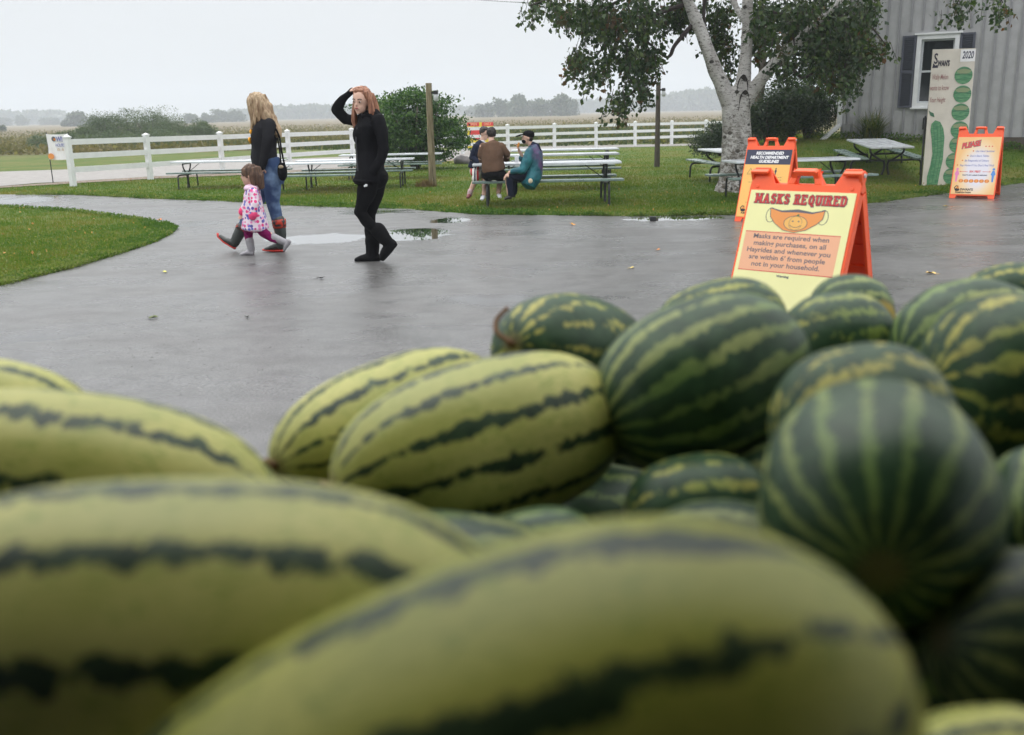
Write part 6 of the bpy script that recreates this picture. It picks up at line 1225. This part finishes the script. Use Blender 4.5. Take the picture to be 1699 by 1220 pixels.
def stripes():
    b = NB('striped_shorts'); s_ = b.sep(b.obj()); t = b.math('FRACT', b.math('MULTIPLY', s_[0], 7.5)); return b.out(b.ramp(t, [(0, (.62, .60, .56)), (.35, (.02, .02, .05)), (.55, (.62, .60, .56)), (.72, (.5, .03, .03))], 'CONSTANT'), .7, .2)
blob('shorts', [E_(J(792, 284, -.05), (.15, .17, .12)), limb((J(790, 285, -.08), .10), (J(792, 290, -.46), .082), (J(789, 297, -.50), .075)), limb((J(798, 285, .05), .10), (J(801, 289, -.36), .08))], stripes(), pb_, .011, 3, .006, 10)
mb = MB(); mb.add(*loft([(J(799, 233) - off, .065, .055, YS), (J(799.5, 238) - off, .085, .075, YS), (J(801, 243, -.04) - off, .03, .05, YS)])); mb.build('white_shirt', M_shoe, pb_, smooth=True)
blob('hair', [E_(q(0, -.025, .040), (.086, .098, .094), HR), E_(q(0, .03, .098), (.07, .07, .03), HR)], M_hdark, pb_, .010, 2, .012, 40)
mb = MB()
for sg in (-1, 1): mb.tube([q(sg * .032 + .022 * math.cos(a_), .098, .004 + .017 * math.sin(a_)) - off for a_ in np.linspace(0, 6.28, 11)], .0035, 5)
mb.tube([q(-.01, .10, .005) - off, q(.01, .10, .005) - off], .003, 5); mb.tube([q(.055, .095, .008) - off, q(.078, 0, .0) - off], .003, 5); mb.build('glasses', M_dark, pb_)
shoe(J(780, 324, -.48), J(776, 328.5, -.62), pb_, plain('sandal', (.20, .05, .05), .6, .4, 30)); shoe(J(804, 322, -.30), J(800, 326, -.45), pb_, M_shoed)
blob('sock', [limb((J(780.5, 317, -.5), .052), (J(779, 323, -.5), .050))], plain('pink_sock', (.55, .38, .40), .8), pb_, .011, 2)
# teal jacket and cap, on the near bench, facing left
YB = 17.55; g0 = GX(868, YB); pc = empty('person', g0); tag(pc, 'person in black cap and teal purple jacket eating at the near bench, facing left', 'person', 'people seated at the long picnic table'); off = pc.location
hd, q, HR = head(J(875.5, 229), Vector((-1, -.1, -.02)), Vector((0, 0, 1)), 1.0)
body = [hd, limb((J(879, 237), .05), (J(883, 245), .055)), L_([(J(885, 247), .13, .09, YS), (J(886, 270), .13, .10, YS), (J(882, 292), .14, .11, YS)]), limb((J(881, 252, -.16), .05), (J(872, 280, -.20), .04), (J(845, 286, -.16), .028)), hand(J(845, 287, -.16), Vector((-.75, 0, -.65)), Vector((0, .3, -1)), 1.05, .5), limb((J(880, 252, .16), .05), (J(872, 268, .18), .04), (J(861, 250, .12), .028)), hand(J(862, 251, .12), Vector((-.35, 0, 1)), Vector((-1, 0, 0)), 1, .9),
        limb((J(876, 293, -.09), .085), (J(843, 293, -.10), .062), (J(845, 322, -.10), .045)), limb((J(876, 293, .09), .085), (J(850, 293, .10), .062), (J(852, 320, .10), .045))]
bd = blob('body', body, M_skin, pc, .011, 3); face(q, HR, 1.0, bd, off)
blob('hair', [E_(q(0, -.045, -.005), (.082, .055, .07), HR)], M_hdark, pc, .01, 2)
cap_ = blob('cap', [E_(q(0, -.018, .062), (.088, .108, .070), HR), E_(q(0, -.03, .035), (.088, .095, .05), HR)], M_blk, pc, .010, 3)
mb = MB(); mb.ell(q(0, .140, .050) - off, (.062, .080, .014), HR @ Matrix.Rotation(-.22, 3, 'X')); mb.build('visor', M_blk2, cap_, smooth=True)
blob('face_mask', [E_(q(0, .062, -.058), (.058, .048, .042), HR)], M_blk2, pc, .009, 2)
def tealmat():
    b = NB('teal_purple_shell'); p = b.obj(); s_ = b.sep(p); n = b.noise(p, 6, 4, .6); f = b.ss(b.math('ADD', b.math('ADD', b.math('MULTIPLY', s_[0], 2.2), s_[2]), b.math('MULTIPLY', n, .5)), 1.45, 1.75); f = b.math('MULTIPLY', f, b.ss(n, .35, .6, .3, 1)); b.bump(b.noise(p, 12, 3, dist=.6), .6, .03)
    return b.out(b.mix(f, b.mix(b.ss(n, .35, .65), (.008, .085, .115), (.015, .15, .18)), (.10, .06, .15)), .5, .4)
M_teal = tealmat()
blob('jacket', [L_([(J(880, 239), .06, .06, YS), (J(884, 244), .16, .10, YS), (J(887, 254), .205, .14, YS), (J(887, 270), .205, .155, YS), (J(885, 285), .21, .17, YS), (J(881, 298, -.03), .22, .17, YS), (J(876, 310, -.06), .20, .13, YS)]),
               limb((J(879, 252, -.16), .085), (J(874, 268, -.21), .085), (J(867, 282, -.22), .078), (J(850, 285, -.18), .050)), limb((J(879, 252, .16), .080), (J(872, 268, .19), .075), (J(866, 262, .17), .06)), E_(J(888, 247, .0), (.09, .11, .06))], M_teal, pc, .011, 4, .016, 9)
blob('hood', [L_([(J(881, 240), .09, .06, YS), (J(889, 244), .12, .08, YS), (J(894, 252), .10, .06, YS), (J(896, 262), .06, .04, YS)])], M_navyc, pc, .011, 3, .008, 12)
mb = MB(); mb.ell(J(880, 300.5, -.25) - off, (.040, .03, .045)); mb.build('pompom', plain('cream_ball', (.62, .52, .38), .9, .15, 30), pc, smooth=True)
blob('jeans', [limb((J(877, 292, -.09), .105), (J(845, 292, -.10), .078), (J(846, 312, -.10), .062), (J(847, 323, -.10), .058)), limb((J(877, 292, .09), .105), (J(852, 292, .10), .078), (J(853, 320, .10), .058))], M_navyc, pc, .011, 3, .008, 12)
shoe(J(849, 327, -.10), J(837, 330.5, -.12), pc, M_shoed, .045); shoe(J(855, 324, .10), J(843, 327, .10), pc, M_shoed, .045)
fd = MB(); fd.ell((0, 0, 0), (.022, .022, .055), Matrix.Rotation(.3, 3, 'Y')); me = fd.mesh('snack')
for v in me.vertices: v.co *= 1 + .2 * mnoise.noise(v.co * 60)
o = link('snack', me, plain('fried_snack', (.70, .28, .04), .6, .25, 40), None, True); o.location = J(860, 241.5, .10); tag(o, 'orange snack held up in the hand of the person in the cap', 'food')
cup = MB(); cup.tube([(0, 0, 0), (0, 0, .11)], [.032, .042], 14); o = cup.build('paper_tray', M_shoe, None); o.location = (c5.x - .55, c5.y + .05, c5.z + .762); o.rotation_euler = (0, 0, 0); tag(o, 'white paper cup on the long table between the seated people', 'cup')
